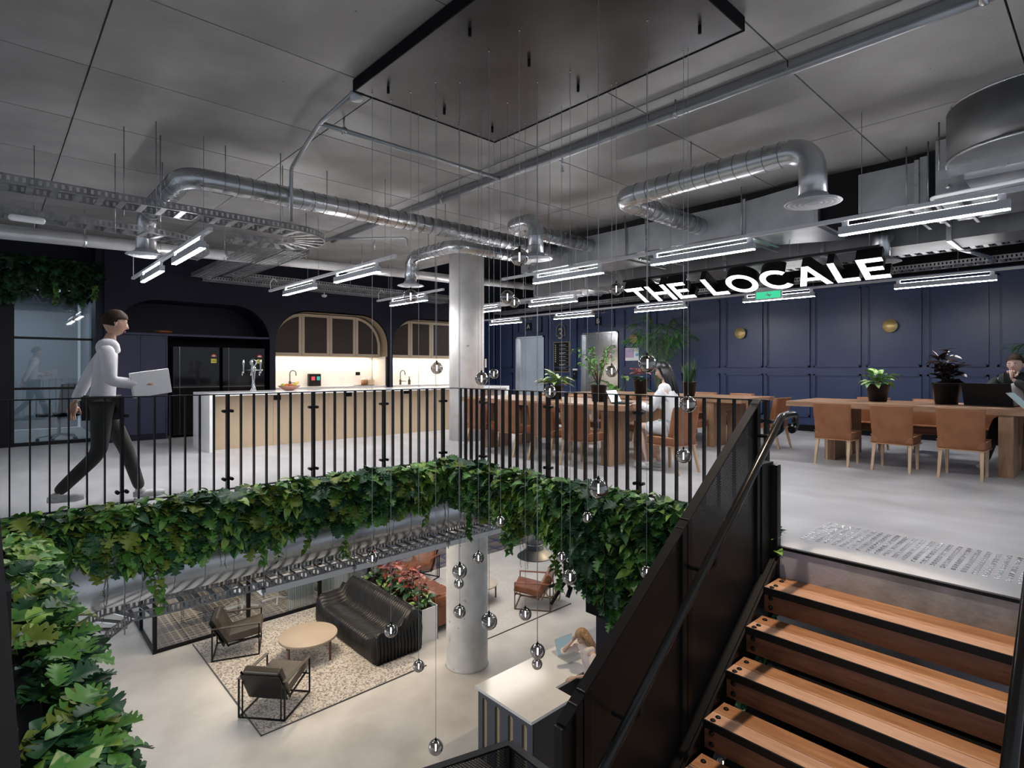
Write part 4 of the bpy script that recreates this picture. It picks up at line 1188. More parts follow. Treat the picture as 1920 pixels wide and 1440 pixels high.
duct('short galvanised spiral duct turning down to the diffuser right of the column', [(6.9, 5.64, 3.24), (5.19, 5.64, 3.24), (5.19, 5.14, 3.24), (5.19, 5.14, 2.74)], r=.10, rad=.18, term='diffuser')
duct('vertical duct with diffuser hanging right of the illuminated letters', [(8.44, 2.05, 3.0), (8.25, 2.05, 3.0), (8.25, 2.05, 2.66)], r=.10, rad=.04, term='diffuser')
duct('vertical spiral duct behind the middle of the illuminated letters', [(9.3, 5.6, 3.2), (9.3, 5.6, 2.62)], r=.12, term='diffuser') if False else None

# rectangular ducts
rd = thing('rectangular_duct', 'grey sheet-metal rectangular duct feeding the spiral ducts above the dining area', 'duct', (7.2, 5, 3.2))
MB().b2(6.9, 7.9, 3.2, 7.2, 3.0, 3.39).obj('duct_section', M_galvd, rd)
v = [(6.9, 3.17, 3.0), (6.9, 3.17, 3.39), (6.9, 2.35, 2.93), (6.9, 2.35, 3.45), (7.9, 3.17, 3.0), (7.9, 3.17, 3.39), (7.9, 2.35, 2.93), (7.9, 2.35, 3.45)]
MB().add(v, [(0, 1, 3, 2), (4, 6, 7, 5), (0, 2, 6, 4), (1, 5, 7, 3), (0, 4, 5, 1), (2, 3, 7, 6)]).obj('duct_section', M_galvd, rd)
MB().b2(6.95, 7.9, 1.95, 2.34, 2.98, 3.42).obj('duct_section', M_blackm, rd)
MB().b2(6.95, 7.9, 1.42, 1.94, 3.0, 3.42).obj('duct_section', M_galvd, rd)
MB().b2(6.92, 7.9, 1.32, 1.38, 2.95, 3.45).obj('duct_section', M_galvd, rd)
MB().b2(6.75, 7.9, -1.5, 1.22, 2.95, 3.52).obj('duct_section', M_galvd, rd)
for y in (3.18, 4.6, 4.95, 6.05, 7.0, 2.34, 1.40):
    MB().b2(6.875, 7.92, y - .018, y + .018, 2.97, 3.42).obj('flange', M_galv, rd)
for y in (5.9, 4.95, 4.6, 3.2, 1.48, 1.30, 1.05):
    MB().tube([(6.86, y, 2.93), (6.86, y, CZ - .05)], .007, 6).obj('hanger', M_tray, rd)
    MB().b2(6.82, 7.95, y - .015, y + .015, 2.91, 2.935).obj('hanger_bracket', M_tray, rd)
for i, (y0_, z0_) in enumerate(((1.12, 3.4), (1.12, 3.05))):
    MB().lathe([(.02, 0), (.02, .02), (.001, .02)], n=10, M=Matrix.Translation((6.74, y0_, z0_)) @ Matrix.Rotation(R(-90), 4, 'Y')).obj('latch', M_chrome, rd)
rd2 = thing('rectangular_duct', 'long dark sheet-metal duct running behind the illuminated letters', 'duct', (9, 4, 3.1))
for i in range(7):
    MB().b2(8.45, 9.13, -1.4 + i * 1.4, -.01 + i * 1.4, 2.86, 3.36).obj('duct_section', M_unit, rd2)
    MB().b2(8.43, 9.15, -.03 + i * 1.4, .02 + i * 1.4, 2.84, 3.38).obj('flange', M_galv, rd2)
    MB().tube([(8.41, .3 + i * 1.4, 2.85), (8.41, .3 + i * 1.4, 4.1)], .006, 6).obj('hanger', M_tray, rd2)
# D-shaped attenuator at the right edge
dd = thing('curved_air_handler', 'large curved galvanised air unit at the top right of the photo', 'air unit', (6.4, .45, 3.3))
arcp = [(6.4 - .60 * math.sin(a), .47 + .60 * math.cos(a)) for a in [PI * i / 24 for i in range(25)]]
MB().prism(arcp, 3.12, 3.57, mside=0, smooth=True).obj('body', M_unit, dd)
MB().tube([(p[0], p[1], 3.12) for p in arcp], .012, 6).obj('rim', M_galv, dd)
MB().tube([(p[0], p[1], 3.565) for p in arcp], .012, 6).obj('rim', M_galv, dd)
MB().b2(6.38, 6.42, -.6, 1.14, 3.05, 3.12).obj('support_rail', M_galv, dd)
MB().b2(6.42, 6.75, -.6, .95, 3.0, 3.4).obj('duct_collar', M_galvd, dd)
MB().tube([(6.40, 1.13, 3.1), (6.40, 1.13, CZ - .05)], .007, 6).obj('hanger', M_tray, dd)
# white condensate pipe
wp = thing('condensate_pipe', 'thin white condensate pipe below the curved air unit', 'pipe', (6.5, 1, 2.9))
MB().tube(bezier_corner([(6.45, -.8, 2.95), (6.45, 1.20, 2.90), (7.4, 1.22, 2.88)], .05, 4), .018, 8).obj('pipe', M_white, wp)
# pvc / insulated pipe on the kitchen side
ip = thing('insulated_pipe', 'fat silver-white insulated pipe crossing above the kitchen lights', 'pipe', (3, 9.3, 3.0))
a = Vector((-2.5, 9.3, 2.90)); b = Vector((11.8, 9.3, 3.30))
MB().tube([a, b], .078, 20).obj('pipe', mat('pale_insulation', (.55, .54, .54), .28, .35, (.66, .65, .64), 3, 3), ip)
for u in (.24, .36, .52, .66, .8, .93):
    p = a.lerp(b, u); MB().tube([p + Vector((-.02, 0, 0)), p + Vector((.02, 0, 0))], .086, 18).tube([p, (p.x, p.y, cz(p.x))], .004, 5).obj('clamp', M_galv, ip)
ip2 = thing('water_pipe', 'thinner pale pipe running just above the insulated pipe', 'pipe', (3, 9.5, 3.1))
MB().tube([(-2.5, 9.62, 3.09), (7.1, 9.62, 3.16)], .035, 12).obj('pipe', M_fix, ip2)

# sprinkler pipes
def pipe(label, pts, r, rad=.06, clamps=(), m=M_galvd, name='sprinkler_pipe'):
    t = thing(name, label, 'pipe', pts[0])
    MB().tube(bezier_corner(pts, rad, 4) if len(pts) > 2 else pts, r, 12).obj('pipe', m, t)
    for c in clamps:
        MB().lathe([(r + .008, -.02), (r + .008, .02)], n=12, M=Matrix.Translation(c) @ Matrix.Rotation(R(90), 4, 'X')).tube([c, (c[0], c[1], CZ)], .008, 6).obj('clamp', M_galv, t)
    return t
pipe('grey sprinkler main running along the soffit right of the black canopy', [(4.33, -3, 3.5), (4.33, 9.2, 3.5)], .030, clamps=((4.33, .55, 3.5), (4.33, 2.6, 3.5), (4.33, 6.0, 3.5), (4.33, 7.5, 3.5)))
pipe('sprinkler branch below the far edge of the black canopy', [(4.33, 4.86, 3.5), (2.17, 4.86, 3.5)], .022, clamps=((2.4, 4.86, 3.5),))
pipe('conduit from the canopy corner down to the upper cable tray', [(2.17, 4.25, 3.54), (2.17, 4.86, 3.5), (2.43, 6.17, 3.50), (2.43, 6.17, 2.92)], .020, rad=.08)
jb = MB().lathe([(.05, 0), (.05, .06), (.001, .06)], (0, 0, 0), 16).obj('junction_box', M_fix); jb.location = (2.2, 4.24, 3.5); tag(jb, 'small round junction box at the left corner of the black canopy', 'junction box')
pipe('black-tied conduit dropping to the cable trays at the left edge', [(.02, 6.12, CZ), (.02, 6.12, 2.7)], .035, m=M_galv, name='conduit')
pipe('thin sprinkler branch above the kitchen ending in a drop', [(4.0, 9.0, 3.45), (5.0, 7.9, 3.45), (5.0, 7.9, 3.3)], .018, m=M_galvd)
for i, (x, y) in enumerate(((4.33, 3.9), (4.8, 8.6))):
    s = MB().tube([(0, 0, .16), (0, 0, .03)], .012, 8).lathe([(.02, 0), (.02, .006), (.004, .03)], (0, 0, 0), 10).obj('fire_sprinkler', M_chrome)
    s.location = (x, y, 3.34); tag(s, ('sprinkler head under the main near the canopy corner', 'sprinkler head over the kitchen floor')[i], 'sprinkler')

# black canopy plate with suspension points
cp = thing('pendant_canopy', 'large blackened steel ceiling plate from which the glass globes hang', 'ceiling plate', (2.9, 2.9, 3.52))
MB().b2(2.14, 3.62, 1.68, 4.15, 3.52, 3.605).obj('plate', [M_canopy], cp)
MB().b2(2.13, 2.14, 1.67, 4.16, 3.515, 3.61).b2(3.62, 3.63, 1.67, 4.16, 3.515, 3.61).b2(2.13, 3.63, 1.67, 1.68, 3.515, 3.61).b2(2.13, 3.63, 4.15, 4.16, 3.515, 3.61).obj('edge_trim', M_blackm, cp)
for px, py in ((881, 62), (992, 119), (728, 170), (833, 210), (923, 244), (1084, 167), (1312, 57)):
    p = at(px, py, z=3.49); MB().lathe([(.011, -.02), (.011, .03)], p, 10).obj('spotlight', M_blackm, cp)

# pendants: (px, py of globe, apparent diameter, label)
PD = [
 (974, 482, 33, 'upper globe pendant in front of the round diffuser right of the column'),
 (951.5, 557, 26, 'globe pendant right of the column, left one of a touching pair'),
 (964.5, 567, 20, 'small globe pendant right of the column, lower one of a touching pair'),
 (1155.5, 542, 24, 'globe pendant at the left end of the illuminated letters'),
 (770, 556, 27, 'globe pendant left of the column under a round diffuser'),
 (819, 690, 23, 'globe pendant before the kitchen splashback beside the column'),
 (903, 710, 25, 'globe pendant overlapping the right side of the column'),
 (926, 701, 19, 'small globe pendant just right of the column above the railing'),
 (1147, 696, 23, 'globe pendant in front of the right-hand lift door'),
 (1214, 682, 34, 'large globe pendant before the seated woman\'s head'),
 (1031, 734, 24, 'globe pendant at railing height before the striped-leaf plant'),
 (1290, 758, 31, 'globe pendant below the snake plant at railing height'),
 (1281.5, 855, 27, 'globe pendant between the balusters left of the stair guard'),
 (1122, 916, 37, 'largest globe pendant low before the right balustrade'),
 (938.5, 977, 20, 'small globe pendant before the greenery right of the lower column'),
 (1101.5, 970, 21, 'small globe pendant before the green wall under the largest globe'),
 (698, 1047, 23, 'bright globe pendant before the lower cable tray at left'),
 (897, 1046, 22, 'globe pendant at the upper right of the lower column'),
 (862, 1071, 28, 'upper globe of the overlapping pair before the lower column'),
 (860.5, 1094, 19, 'lower small globe of the overlapping pair before the lower column'),
 (862, 1147, 24, 'globe pendant before the middle of the lower column'),
 (733, 1182, 25, 'globe pendant in front of the black ribbed sofa'),
 (917, 1165, 31, 'dark globe pendant at the right edge of the lower column'),
 (985, 1151, 24, 'globe pendant below the cognac armchair'),
 (1069, 1082, 29, 'globe pendant in front of the black tube lamp'),
 (1053, 1044, 20, 'small globe pendant above the black tube lamp'),
 (1212.5, 1073, 24, 'globe pendant half hidden behind the stair guard rail'),
 (785, 1249, 22, 'globe pendant at the rug corner below the sofa'),
 (1008, 1221, 28, 'upper globe of the pair above the white desk'),
 (1007, 1245, 20, 'lower small globe of the pair above the white desk'),
 (817, 1401, 28, 'lowest globe pendant over bare floor left of the desk'),
 (1356, 1432, 24, 'globe pendant glimpsed through the gap between the stair treads'),
]
def clampd(px, dpx, D=.115):
    r = (px - 960) / 1058; a = _ca + r * _sa; b = _sa - r * _ca
    lo = max(2.22 / a, 1.76 / b); hi = min(3.55 / a, 4.08 / b)
    return min(max(D * 1058 / dpx, lo), hi)
for px, py, dp, lb in PD:
    d = clampd(px, dp)
    if px > 1330: d = 3.75
    p = at(px, py, d=d); r_ = dp * d / 1058 / 2
    t = thing('globe_pendant', lb, 'pendant lamp', p, group='glass globe pendants')
    g = MB().ball((0, 0, 0), r_, n=28, k=18).obj('globe', M_globe, t, world=False)
    MB().tube([(0, 0, r_ * .55), (0, 0, -r_ * .5)], [r_ * .085, r_ * .075], 8).obj('filament', M_fil, t, world=False)
    MB().tube([(0, 0, r_ * .93), (0, 0, r_ * 1.12), (0, 0, r_ * 1.3)], [r_ * .22, r_ * .13, r_ * .07], 10).tube([(0, 0, r_ * .95), (0, 0, r_ * .5)], r_ * .14, 8).obj('cap', M_black, t, world=False)
    top = 3.52 - p.z if px < 1330 else 1.9
    if px < 1330:
        MB().tube([(0, 0, r_ * 1.25), (0, 0, top)], .0019, 5).obj('cable', M_fix, t, world=False)
        MB().tube([(0, 0, top - .012), (0, 0, top)], .006, 8).obj('cable_grip', M_chrome, t, world=False)
    else:
        MB().tube([(0, 0, r_ * 1.25), (0, 0, .5)], .0019, 5).obj('cable', M_fix, t, world=False)

# linear lights: tracks along y with suspended bars; positions (x of line, track y range, bar y ranges)
def track(x, y0, y1, bars, lbl, names):
    t = thing('light_track', lbl, 'light track', (x, (y0 + y1) / 2, 2.64))
    MB().b2(x - .02, x + .02, y0, y1, 2.635, 2.67).obj('track_profile', M_fixw, t)
    y = y0 + .25
    while y < y1 - .1:
        MB().tube([(x, y, 2.67), (x, y, cz(x))], .0025, 5).obj('suspension_wire', M_tray, t)
        y += 1.9
    for (a, b), nm in zip(bars, names):
        l = thing('linear_light', nm, 'light', (x, (a + b) / 2, 2.54), group='suspended linear lights')
        MB().b2(x - .028, x + .028, a, b, 2.515, 2.585).obj('housing', M_fix, l)
        MB().b2(x - .024, x + .024, a + .004, b - .004, 2.509, 2.515).obj('diffuser', M_led, l)
        MB().b2(x - .018, x + .018, a + .08, b - .08, 2.585, 2.589).obj('uplight_strip', M_ledup, l)
        for yy in (a + .05, b - .05):
            MB().b2(x - .012, x + .012, yy - .025, yy + .025, 2.585, 2.635).obj('stem', M_fixw, l)
track(1.57, 5.95, 9.95, ((8.02, 9.22), (6.22, 7.42)), 'light track nearest the left edge, over the walking person', ('bar light above the left cupboards, farther one on the leftmost track', 'bar light on the leftmost track, nearer one'))
track(3.55, 5.85, 9.95, ((8.10, 9.30), (6.25, 7.45)), 'second light track from left, over the kitchen floor', ('bar light above the beer tap, farther one on the second track', 'bar light on the second track, nearer one'))
track(5.62, 7.75, 9.95, ((8.25, 9.45),), 'short light track left of the column', ('bar light on the short track just left of the column',))
track(5.65, -.6, 6.3, ((-.1, .5) if False else (.56, 1.73), (2.50, 3.70), (4.41, 5.63)), 'long front light track over the stairs and dining area', ('longest-looking bar light at the upper right, front track', 'bar light in the middle of the front track, above the letters', 'bar light at the left end of the front track'))
track(7.65, 6.45, 10.2, ((6.55, 7.75), (8.60, 9.80)), 'middle light track right of the column', ('bar light on the middle track before the lifts', 'bar light on the middle track partly behind the column'))
track(10.0, -.6, 12.3, ((1.13, 2.31), (3.43, 4.63), (5.76, 6.96), (8.07, 9.27), (10.42, 11.64)), 'long back light track nearest the blue wall', ('back-track bar light above the rubber plant', 'back-track bar light under the letters O and C', 'back-track bar light under the letters H and E', 'back-track bar light beside the lift sign B', 'back-track bar light beside the lift sign A'))
# cable loops at the kitchen ends of tracks
for i, (x, y) in enumerate(((1.57, 9.9), (3.55, 9.9), (5.62, 9.9))):
    c = MB().tube([(0, 0, 0), (-.02, -.02, .12), (.02, -.06, .2), (.08, -.08, .14)] if i else [(0, 0, 0), (0, 0, .45)], .006, 6).obj('feed_cable', M_white)
    c.location = (x, y, 2.66); tag(c, ('white feed cable rising from the leftmost light track', 'white looped feed cable at the end of the second track', 'white looped feed cable at the end of the short track')[i], 'cable')

# illuminated letters
sg = thing('letter_sign', 'large illuminated white letters THE LOCALE hanging tilted over the dining area', 'sign', (7.8, 3.7, 2.5))
up = Vector((-.42, 0, .188)); LH = .46; up = up.normalized() * LH; rt = Vector((0, -1, 0)) * LH; nrm = rt.cross(up).normalized()
def letter(ch):
    s = .19
    if ch == 'T': return .80, [[(.305, 0), (.495, 0), (.495, .81), (.80, .81), (.80, 1), (0, 1), (0, .81), (.305, .81)]]
    if ch == 'H': return .86, [[(0, 0), (s, 0), (s, .41), (.67, .41), (.67, 0), (.86, 0), (.86, 1), (.67, 1), (.67, .59), (s, .59), (s, 1), (0, 1)]]
    if ch == 'E': return .68, [[(0, 0), (.68, 0), (.68, .18), (s, .18), (s, .415), (.60, .415), (.60, .59), (s, .59), (s, .82), (.67, .82), (.67, 1), (0, 1)]]
    if ch == 'L': return .64, [[(0, 0), (.64, 0), (.64, .18), (s, .18), (s, 1), (0, 1)]]
    if ch == 'A':
        return 1.0, [[(0, 0), (.20, 0), (.295, .25), (.705, .25), (.80, 0), (1.0, 0), (.60, 1), (.40, 1)], 'hole', [(.36, .41), (.5, .78), (.64, .41)]]
    if ch in 'OC':
        a0, a1 = (0, 2 * PI) if ch == 'O' else (R(42), R(318))
        n = 36; o = []; i_ = []
        for k in range(n + 1):
            a = a0 + (a1 - a0) * k / n
            o.append((.53 + .53 * math.cos(a), .5 + .515 * math.sin(a))); i_.append((.53 + .34 * math.cos(a), .5 + .325 * math.sin(a)))
        return (1.06 if ch == 'O' else .95), ['ring', o, i_]
word = 'THE LOCALE'
tot = sum((.42 if c == ' ' else letter(c)[0]) for c in word) + .13 * 9
yw = 5.50 - 1.88; kx = yw / (tot * LH)
cx = 0; base = Vector((8.02, 5.50, 2.418))
def q3(u, v, dep): return base + rt * (u * kx) + up * v - nrm * dep
for c in word:
    if c == ' ': cx += .42 + .13; continue
    w, shp = letter(c); m = MB(); D = .15
    if shp[0] == 'ring':
        _, o, i_ = shp; n = len(o)
        for k in range(n - 1):
            A = [q3(cx + o[k][0], o[k][1], 0), q3(cx + o[k+1][0], o[k+1][1], 0), q3(cx + i_[k+1][0], i_[k+1][1], 0), q3(cx + i_[k][0], i_[k][1], 0)]
            B = [p + (-nrm) * D for p in A]
            m.add(A, [(0, 1, 2, 3)], 0); m.add(B, [(3, 2, 1, 0)], 1)
            m.add([A[0], A[1], B[1], B[0]], [(0, 1, 2, 3)], 1); m.add([A[3], A[2], B[2], B[3]], [(0, 1, 2, 3)], 1)
        if c == 'C':
            for k in (0, n - 1):
                A = [q3(cx + o[k][0], o[k][1], 0), q3(cx + i_[k][0], i_[k][1], 0)]; m.add(A + [A[1] - nrm * D, A[0] - nrm * D], [(0, 1, 2, 3)], 1)
    else:
        poly = shp[0]; n = len(poly)
        if len(shp) > 1:   # A with counter: split front into quads by hand
            h = shp[2]; P2 = poly + h
            fs = [(0, 1, 2, 8), (8, 2, 3, 10), (3, 4, 5, 10), (0, 8, 9, 7), (10, 5, 6, 9), (9, 6, 7)]
            fr_ = [q3(cx + p[0], p[1], 0) for p in P2]; bk_ = [p - nrm * D for p in fr_]
            m.add(fr_, fs, 0); m.add(bk_, [f[::-1] for f in fs], 1)
            for lo, cnt in ((0, n), (n, 3)):
                for i in range(cnt):
                    a_, b_ = lo + i, lo + (i + 1) % cnt
                    m.add([fr_[a_], fr_[b_], bk_[b_], bk_[a_]], [(0, 1, 2, 3)], 1)
        else:
            fr_ = [q3(cx + p[0], p[1], 0) for p in poly]; bk_ = [p - nrm * D for p in fr_]
            m.add(fr_, [tuple(range(n))], 0); m.add(bk_, [tuple(range(n))[::-1]], 1)
            for i in range(n): m.add([fr_[i], fr_[(i+1) % n], bk_[(i+1) % n], bk_[i]], [(0, 1, 2, 3)], 1)
    m.obj('letter', [M_sign, M_black], sg)
    cx += w + .13
for y in (5.45, 4.6, 3.8, 2.9, 2.0):
    MB().tube([(7.58, y, 2.72), (7.58, y, 4.1)], .004, 5).obj('hanger', M_tray, sg)
MB().bar((7.58, 5.5, 2.735), (7.58, 1.9, 2.735), .03, .03).obj('support_bar', M_black, sg)

# cable trays
def tray(label, pts, w=.30, h=.055, rungs='ladder', hang=(), z_hang=None, pitch=.16, name='cable_tray', m=None):
    m = m or M_tray
    t = thing(name, label, 'cable tray', pts[0]); P = [Vector(p) for p in pts]
    offs = []
    for i, p in enumerate(P):
        d = (P[min(i+1, len(P)-1)] - P[max(i-1, 0)]).normalized(); s = Vector((-d.y, d.x, 0)).normalized(); offs.append(s * w / 2)
    for sgn in (-1, 1):
        rm = MB(); acc = 0
        for i in range(len(P) - 1):
            a = P[i] + offs[i] * sgn; b = P[i+1] + offs[i+1] * sgn; d = (b - a); L = d.length; dn = d / L
            rm.bar(a + Vector((0, 0, h)), b + Vector((0, 0, h)), .012, .014).bar(a, b, .012, .016)
            k = int(L / .05)
            for q in range(max(1, k)):
                p = a + dn * (L * (q + .5) / max(1, k)); p.z += h / 2; rm.bar(p - dn * .014, p + dn * .014, .003, h - .012)
        rm.obj('side_rail', m, t)
    rg0 = None; first = True
    stp = pitch if rungs == 'ladder' else .07
    allr = MB(); cnt = 0
    for i in range(len(P) - 1):
        a, b = P[i], P[i+1]; L = (b - a).length; k = max(1, int(L / stp)); s0, s1 = offs[i], offs[i+1]
        for q in range(k):
            u = (q + .5) / k; p = a.lerp(b, u); s = s0.lerp(s1, u); dn = (b - a).normalized()
            if rungs == 'ladder':
                mm = MB(); mm.bar(p - s, p + s, .05, .012); 
                mm.bar(p - s + dn * .022 + Vector((0, 0, .008)), p + s + dn * .022 + Vector((0, 0, .008)), .004, .014)
                mm.obj('rung', m, t)
            else: allr.bar(p - s, p + s, .007, .006)
    if rungs != 'ladder':
        for u in (-.6, -.2, .2, .6):
            for i in range(len(P) - 1): allr.bar(P[i] + offs[i] * u, P[i+1] + offs[i+1] * u, .006, .005)
        o = allr.obj('wire_mesh', m, t, kind='stuff')
    for p in hang:
        p = Vector(p); MB().tube([p + Vector((0, 0, -.06)), (p.x, p.y, cz(p.x))], .005, 6).obj('hanger', m, t)
    return t
def arcxy(cx, cy, r, a0, a1, n, z): return [(cx + r * math.cos(a0 + (a1 - a0) * i / n), cy + r * math.sin(a0 + (a1 - a0) * i / n), z) for i in range(n + 1)]
L1y, TZ1 = 6.30, 2.83
cabl = lambda: None
tray('ladder cable tray sweeping across the upper left and curving back above the kitchen', [(-3.2, L1y, TZ1), (2.43, L1y, TZ1)] + arcxy(2.43, L1y + .42, .42, -PI / 2, PI / 2, 10, TZ1)[1:] + [(2.1, 7.14, TZ1)], .32,
     hang=((.95, L1y + .17, TZ1), (1.15, L1y - .17, TZ1), (1.25, L1y + .17, TZ1), (2.3, L1y - .17, TZ1), (2.45, L1y + .17, TZ1), (-.1, L1y - .16, TZ1)))
L2y = 7.5
tray('second ladder cable tray at upper left carrying the white emergency light', [(-3.2, L2y, TZ1), (1.05, L2y, TZ1), (1.35, L2y + .02, TZ1), (1.75, L2y - .30, TZ1), (2.15, L2y - .15, TZ1), (2.45, L2y + .35, TZ1), (2.3, L2y + 1.0, TZ1), (2.2, L2y + 1.5, TZ1)] if False else [(-3.2, L2y, TZ1), (1.2, L2y, TZ1)] + arcxy(1.2, L2y + .8, .8, -PI / 2, 0, 8, TZ1)[1:] + [(2.0, L2y + 1.3, TZ1)], .28,
     hang=((.35, L2y + .15, TZ1), (1.0, L2y - .15, TZ1)))
em = MB().b2(-.14, .14, -.045, .045, -.03, .03).obj('emergency_light', M_white, None, bevel=.028, seg=4); em.location = at(51, 411, y=7.33); tag(em, 'white oblong emergency light under the tray at upper left', 'light')
tray('left wire-mesh cable tray running towards the kitchen wall', [(2.85, 8.0, 2.98), (2.85, 11.4, 2.98)], .34, rungs='mesh')
tray('right wire-mesh cable tray beside it, running towards the kitchen wall', [(3.25, 8.0, 2.98), (3.25, 11.0, 2.98)], .34, rungs='mesh', hang=((3.45, 8.2, 2.98),))
tray('front cable tray parallel to the kitchen wall', [(3.3, 11.0, 3.0), (8.2, 11.0, 3.0)], .28, rungs='mesh', hang=((4.6, 10.85, 3), (5.5, 10.85, 3), (6.4, 10.85, 3)))
tray('rear cable tray nearest the kitchen wall', [(3.0, 11.8, 3.0), (8.6, 11.8, 3.0)], .28, rungs='mesh', hang=((5.2, 11.7, 3), (7, 11.7, 3)))
tray('upper cable tray over the right table, behind the sign', [(9.35, -1.5, 2.90), (9.35, 11.8, 2.90)], .34, pitch=.13, name='cable_tray') 
tray('lower cable tray nearest the blue wall', [(10.9, -1.5, 2.90), (10.9, 12.3, 2.90)], .34, pitch=.13)
vc = thing('riser_conduit', 'vertical conduit joining the two right-hand cable trays', 'conduit', (8.9, 2.0, 3))
pA = at(1781, 462, x=9.2); MB().tube([(9.62, pA.y, 4.0), (9.62, pA.y, 2.95), (10.4, pA.y - .25, 2.9), (10.72, pA.y - .25, 2.88)], .035, 8).obj('pipe', M_galv, vc)
sdz = thing('smoke_detector', 'small white smoke detector under the kitchen trays', 'detector', at(608, 555, z=2.93)); q = at(608, 553, y=11.9)
MB().lathe([(.03, -.05), (.055, -.03), (.055, 0), (.001, 0)], (q.x, q.y, q.z), 16).tube([q, (q.x, q.y, 3.0)], .01, 6).obj('body', M_white, sdz)

# ================================================================== GREENERY
random.seed(21)
SPEC = {   # kind: (verts/faces maker, size range, material names)
    'pothos': (lambda: heart(1, .72, .35), (.085, .14), ('lime', 'vein', 'mid')),
    'lobed': (lambda: lobed(1, .95, 4, .35), (.11, .18), ('mid', 'olive', 'dark')),
    'dark': (lambda: lobed(1, .9, 5, .4), (.11, .18), ('dark', 'dark', 'mid')),
    'broad': (lambda: blade(1, .42, .5, .15, 4), (.12, .19), ('mid', 'dark', 'lime')),
}
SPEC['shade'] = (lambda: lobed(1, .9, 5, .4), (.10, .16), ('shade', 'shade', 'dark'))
M_pl['shade'] = mat('shaded_green_leaf', (.006, .028, .012), .6, 0, (.014, .050, .020), 9, 3)  # leaf colour darkened to stand for the dim light above the office glass
MATN = ['shade', 'lime', 'vein', 'mid', 'olive', 'dark']
SPD = {k: v[0]() for k, v in SPEC.items()}
def heart2(L, W, droop, n=7):
    vs = []; fs = []
    prof_ = [.30, .86, 1.0, .93, .76, .52, .24, .01]
    for i in range(n + 1):
        t = i / n; w = W / 2 * prof_[i]; back = -.10 * L if i == 0 else 0
        for u in (-1, -.5, 0, .5, 1):
            vs.append((w * u, t * L - (abs(u) * .12 * L * (1 - t)), -droop * L * t * t + .22 * abs(u) * w + .012 * math.sin(t * 9 + u * 3)))
    for i in range(n):
        for j in range(4): fs.append((i*5+j, i*5+j+1, i*5+j+6, i*5+j+5))
    return vs, fs
def lobed2(L, W, droop, k=5):
    vs = []; fs = []; n = k * 4
    for i in range(n + 1):
        t = i / n; e = math.sin(PI * (.12 + t * .86)) ** .8; lob = .38 + .62 * abs(math.sin(PI * k * t)) ** .7
        w = W / 2 * e * (lob if t < .93 else .4)
        for u in (-1, -.35, 0, .35, 1):
            ww = w * u if abs(u) == 1 else W / 2 * e * u * .8
            vs.append((ww, t * L + abs(ww) * .35, -droop * L * t * t + .25 * abs(ww) + .01 * math.sin(t * 12 + u)))
    for i in range(n):
        for j in range(4): fs.append((i*5+j, i*5+j+1, i*5+j+6, i*5+j+5))
    return vs, fs
SPB = {'pothos': heart2(1, .74, .35), 'lobed': lobed2(1, .95, .3, 4), 'dark': lobed2(1, .9, .4, 5), 'broad': blade(1, .42, .5, .15, 8)}
SPD['pothos'] = heart2(1, .74, .35, 5) if False else heart2(1, .74, .35)
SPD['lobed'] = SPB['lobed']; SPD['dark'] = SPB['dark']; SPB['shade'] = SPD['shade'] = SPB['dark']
def foliage(t, p, q, nrm, n, top, bottom, thick, big=0, scale=1.0, kinds=None, dens=None, name='foliage'):
    """leaves over a hanging hedge from p to q; nrm points into the void"""
    p = Vector(p); q = Vector(q); d = q - p; L = d.length; d.normalize(); nrm = Vector(nrm)
    az0 = math.atan2(nrm.y, nrm.x) - PI / 2
    segs = max(3, int(L / .26)); ks = []
    allk = kinds or ['pothos', 'lobed', 'dark', 'broad', 'dark', 'lobed']
    for i in range(segs): ks.append(random.choice(allk))
    hang = [random.uniform(.65, 1.15) for _ in range(segs + 1)]
    m = MB(); bigs = []
    for i in range(n):
        s = random.random() * L; u = s / L * segs; k = ks[min(segs - 1, max(0, int(u + random.gauss(0, .35))))]
        bt = bottom(s) if callable(bottom) else bottom
        hg = hang[int(u)] * (1 - u % 1) + hang[min(segs, int(u) + 1)] * (u % 1)
        v = random.random() ** 1.15
        z = top + (bt * hg - top) * v + random.uniform(-.02, .02)
        th = thick * (1 - .55 * v) * random.uniform(.45, 1.1) + .03 * math.sin(s * 23)
        if random.random() < .12: z = top + random.uniform(0, .07); th = thick * random.uniform(0, .8)
        pos = p + d * s + nrm * th + Vector((0, 0, z))
        sz = random.uniform(*SPEC[k][1]) * scale
        az = az0 + random.gauss(0, .85); pit = random.uniform(-1.25, .35) if v > .12 else random.uniform(-.5, .8)
        M = leaf_M(pos, az, pit, random.uniform(-.5, .5), sz)
        mn = random.choice(SPEC[k][2])
        if len(bigs) < big and th > thick * .45 and random.random() < .6: bigs.append((k, mn, M)); continue
        m.add(SPD[k][0], SPD[k][1], MATN.index(mn), True, M)
    m.obj(name, [M_pl[x] for x in MATN], t, kind='stuff')
    base = {}
    for k, mn, M in bigs:
        key = (k, mn)
        if key not in base:
            o = MB().add(SPB[k][0], SPB[k][1], 0, True).obj('leaf', M_pl[mn], t, world=False); base[key] = o
        else:
            o = base[key].copy(); COL.objects.link(o)
        o.matrix_local = Matrix.Translation(-parent_origin(t)) @ M
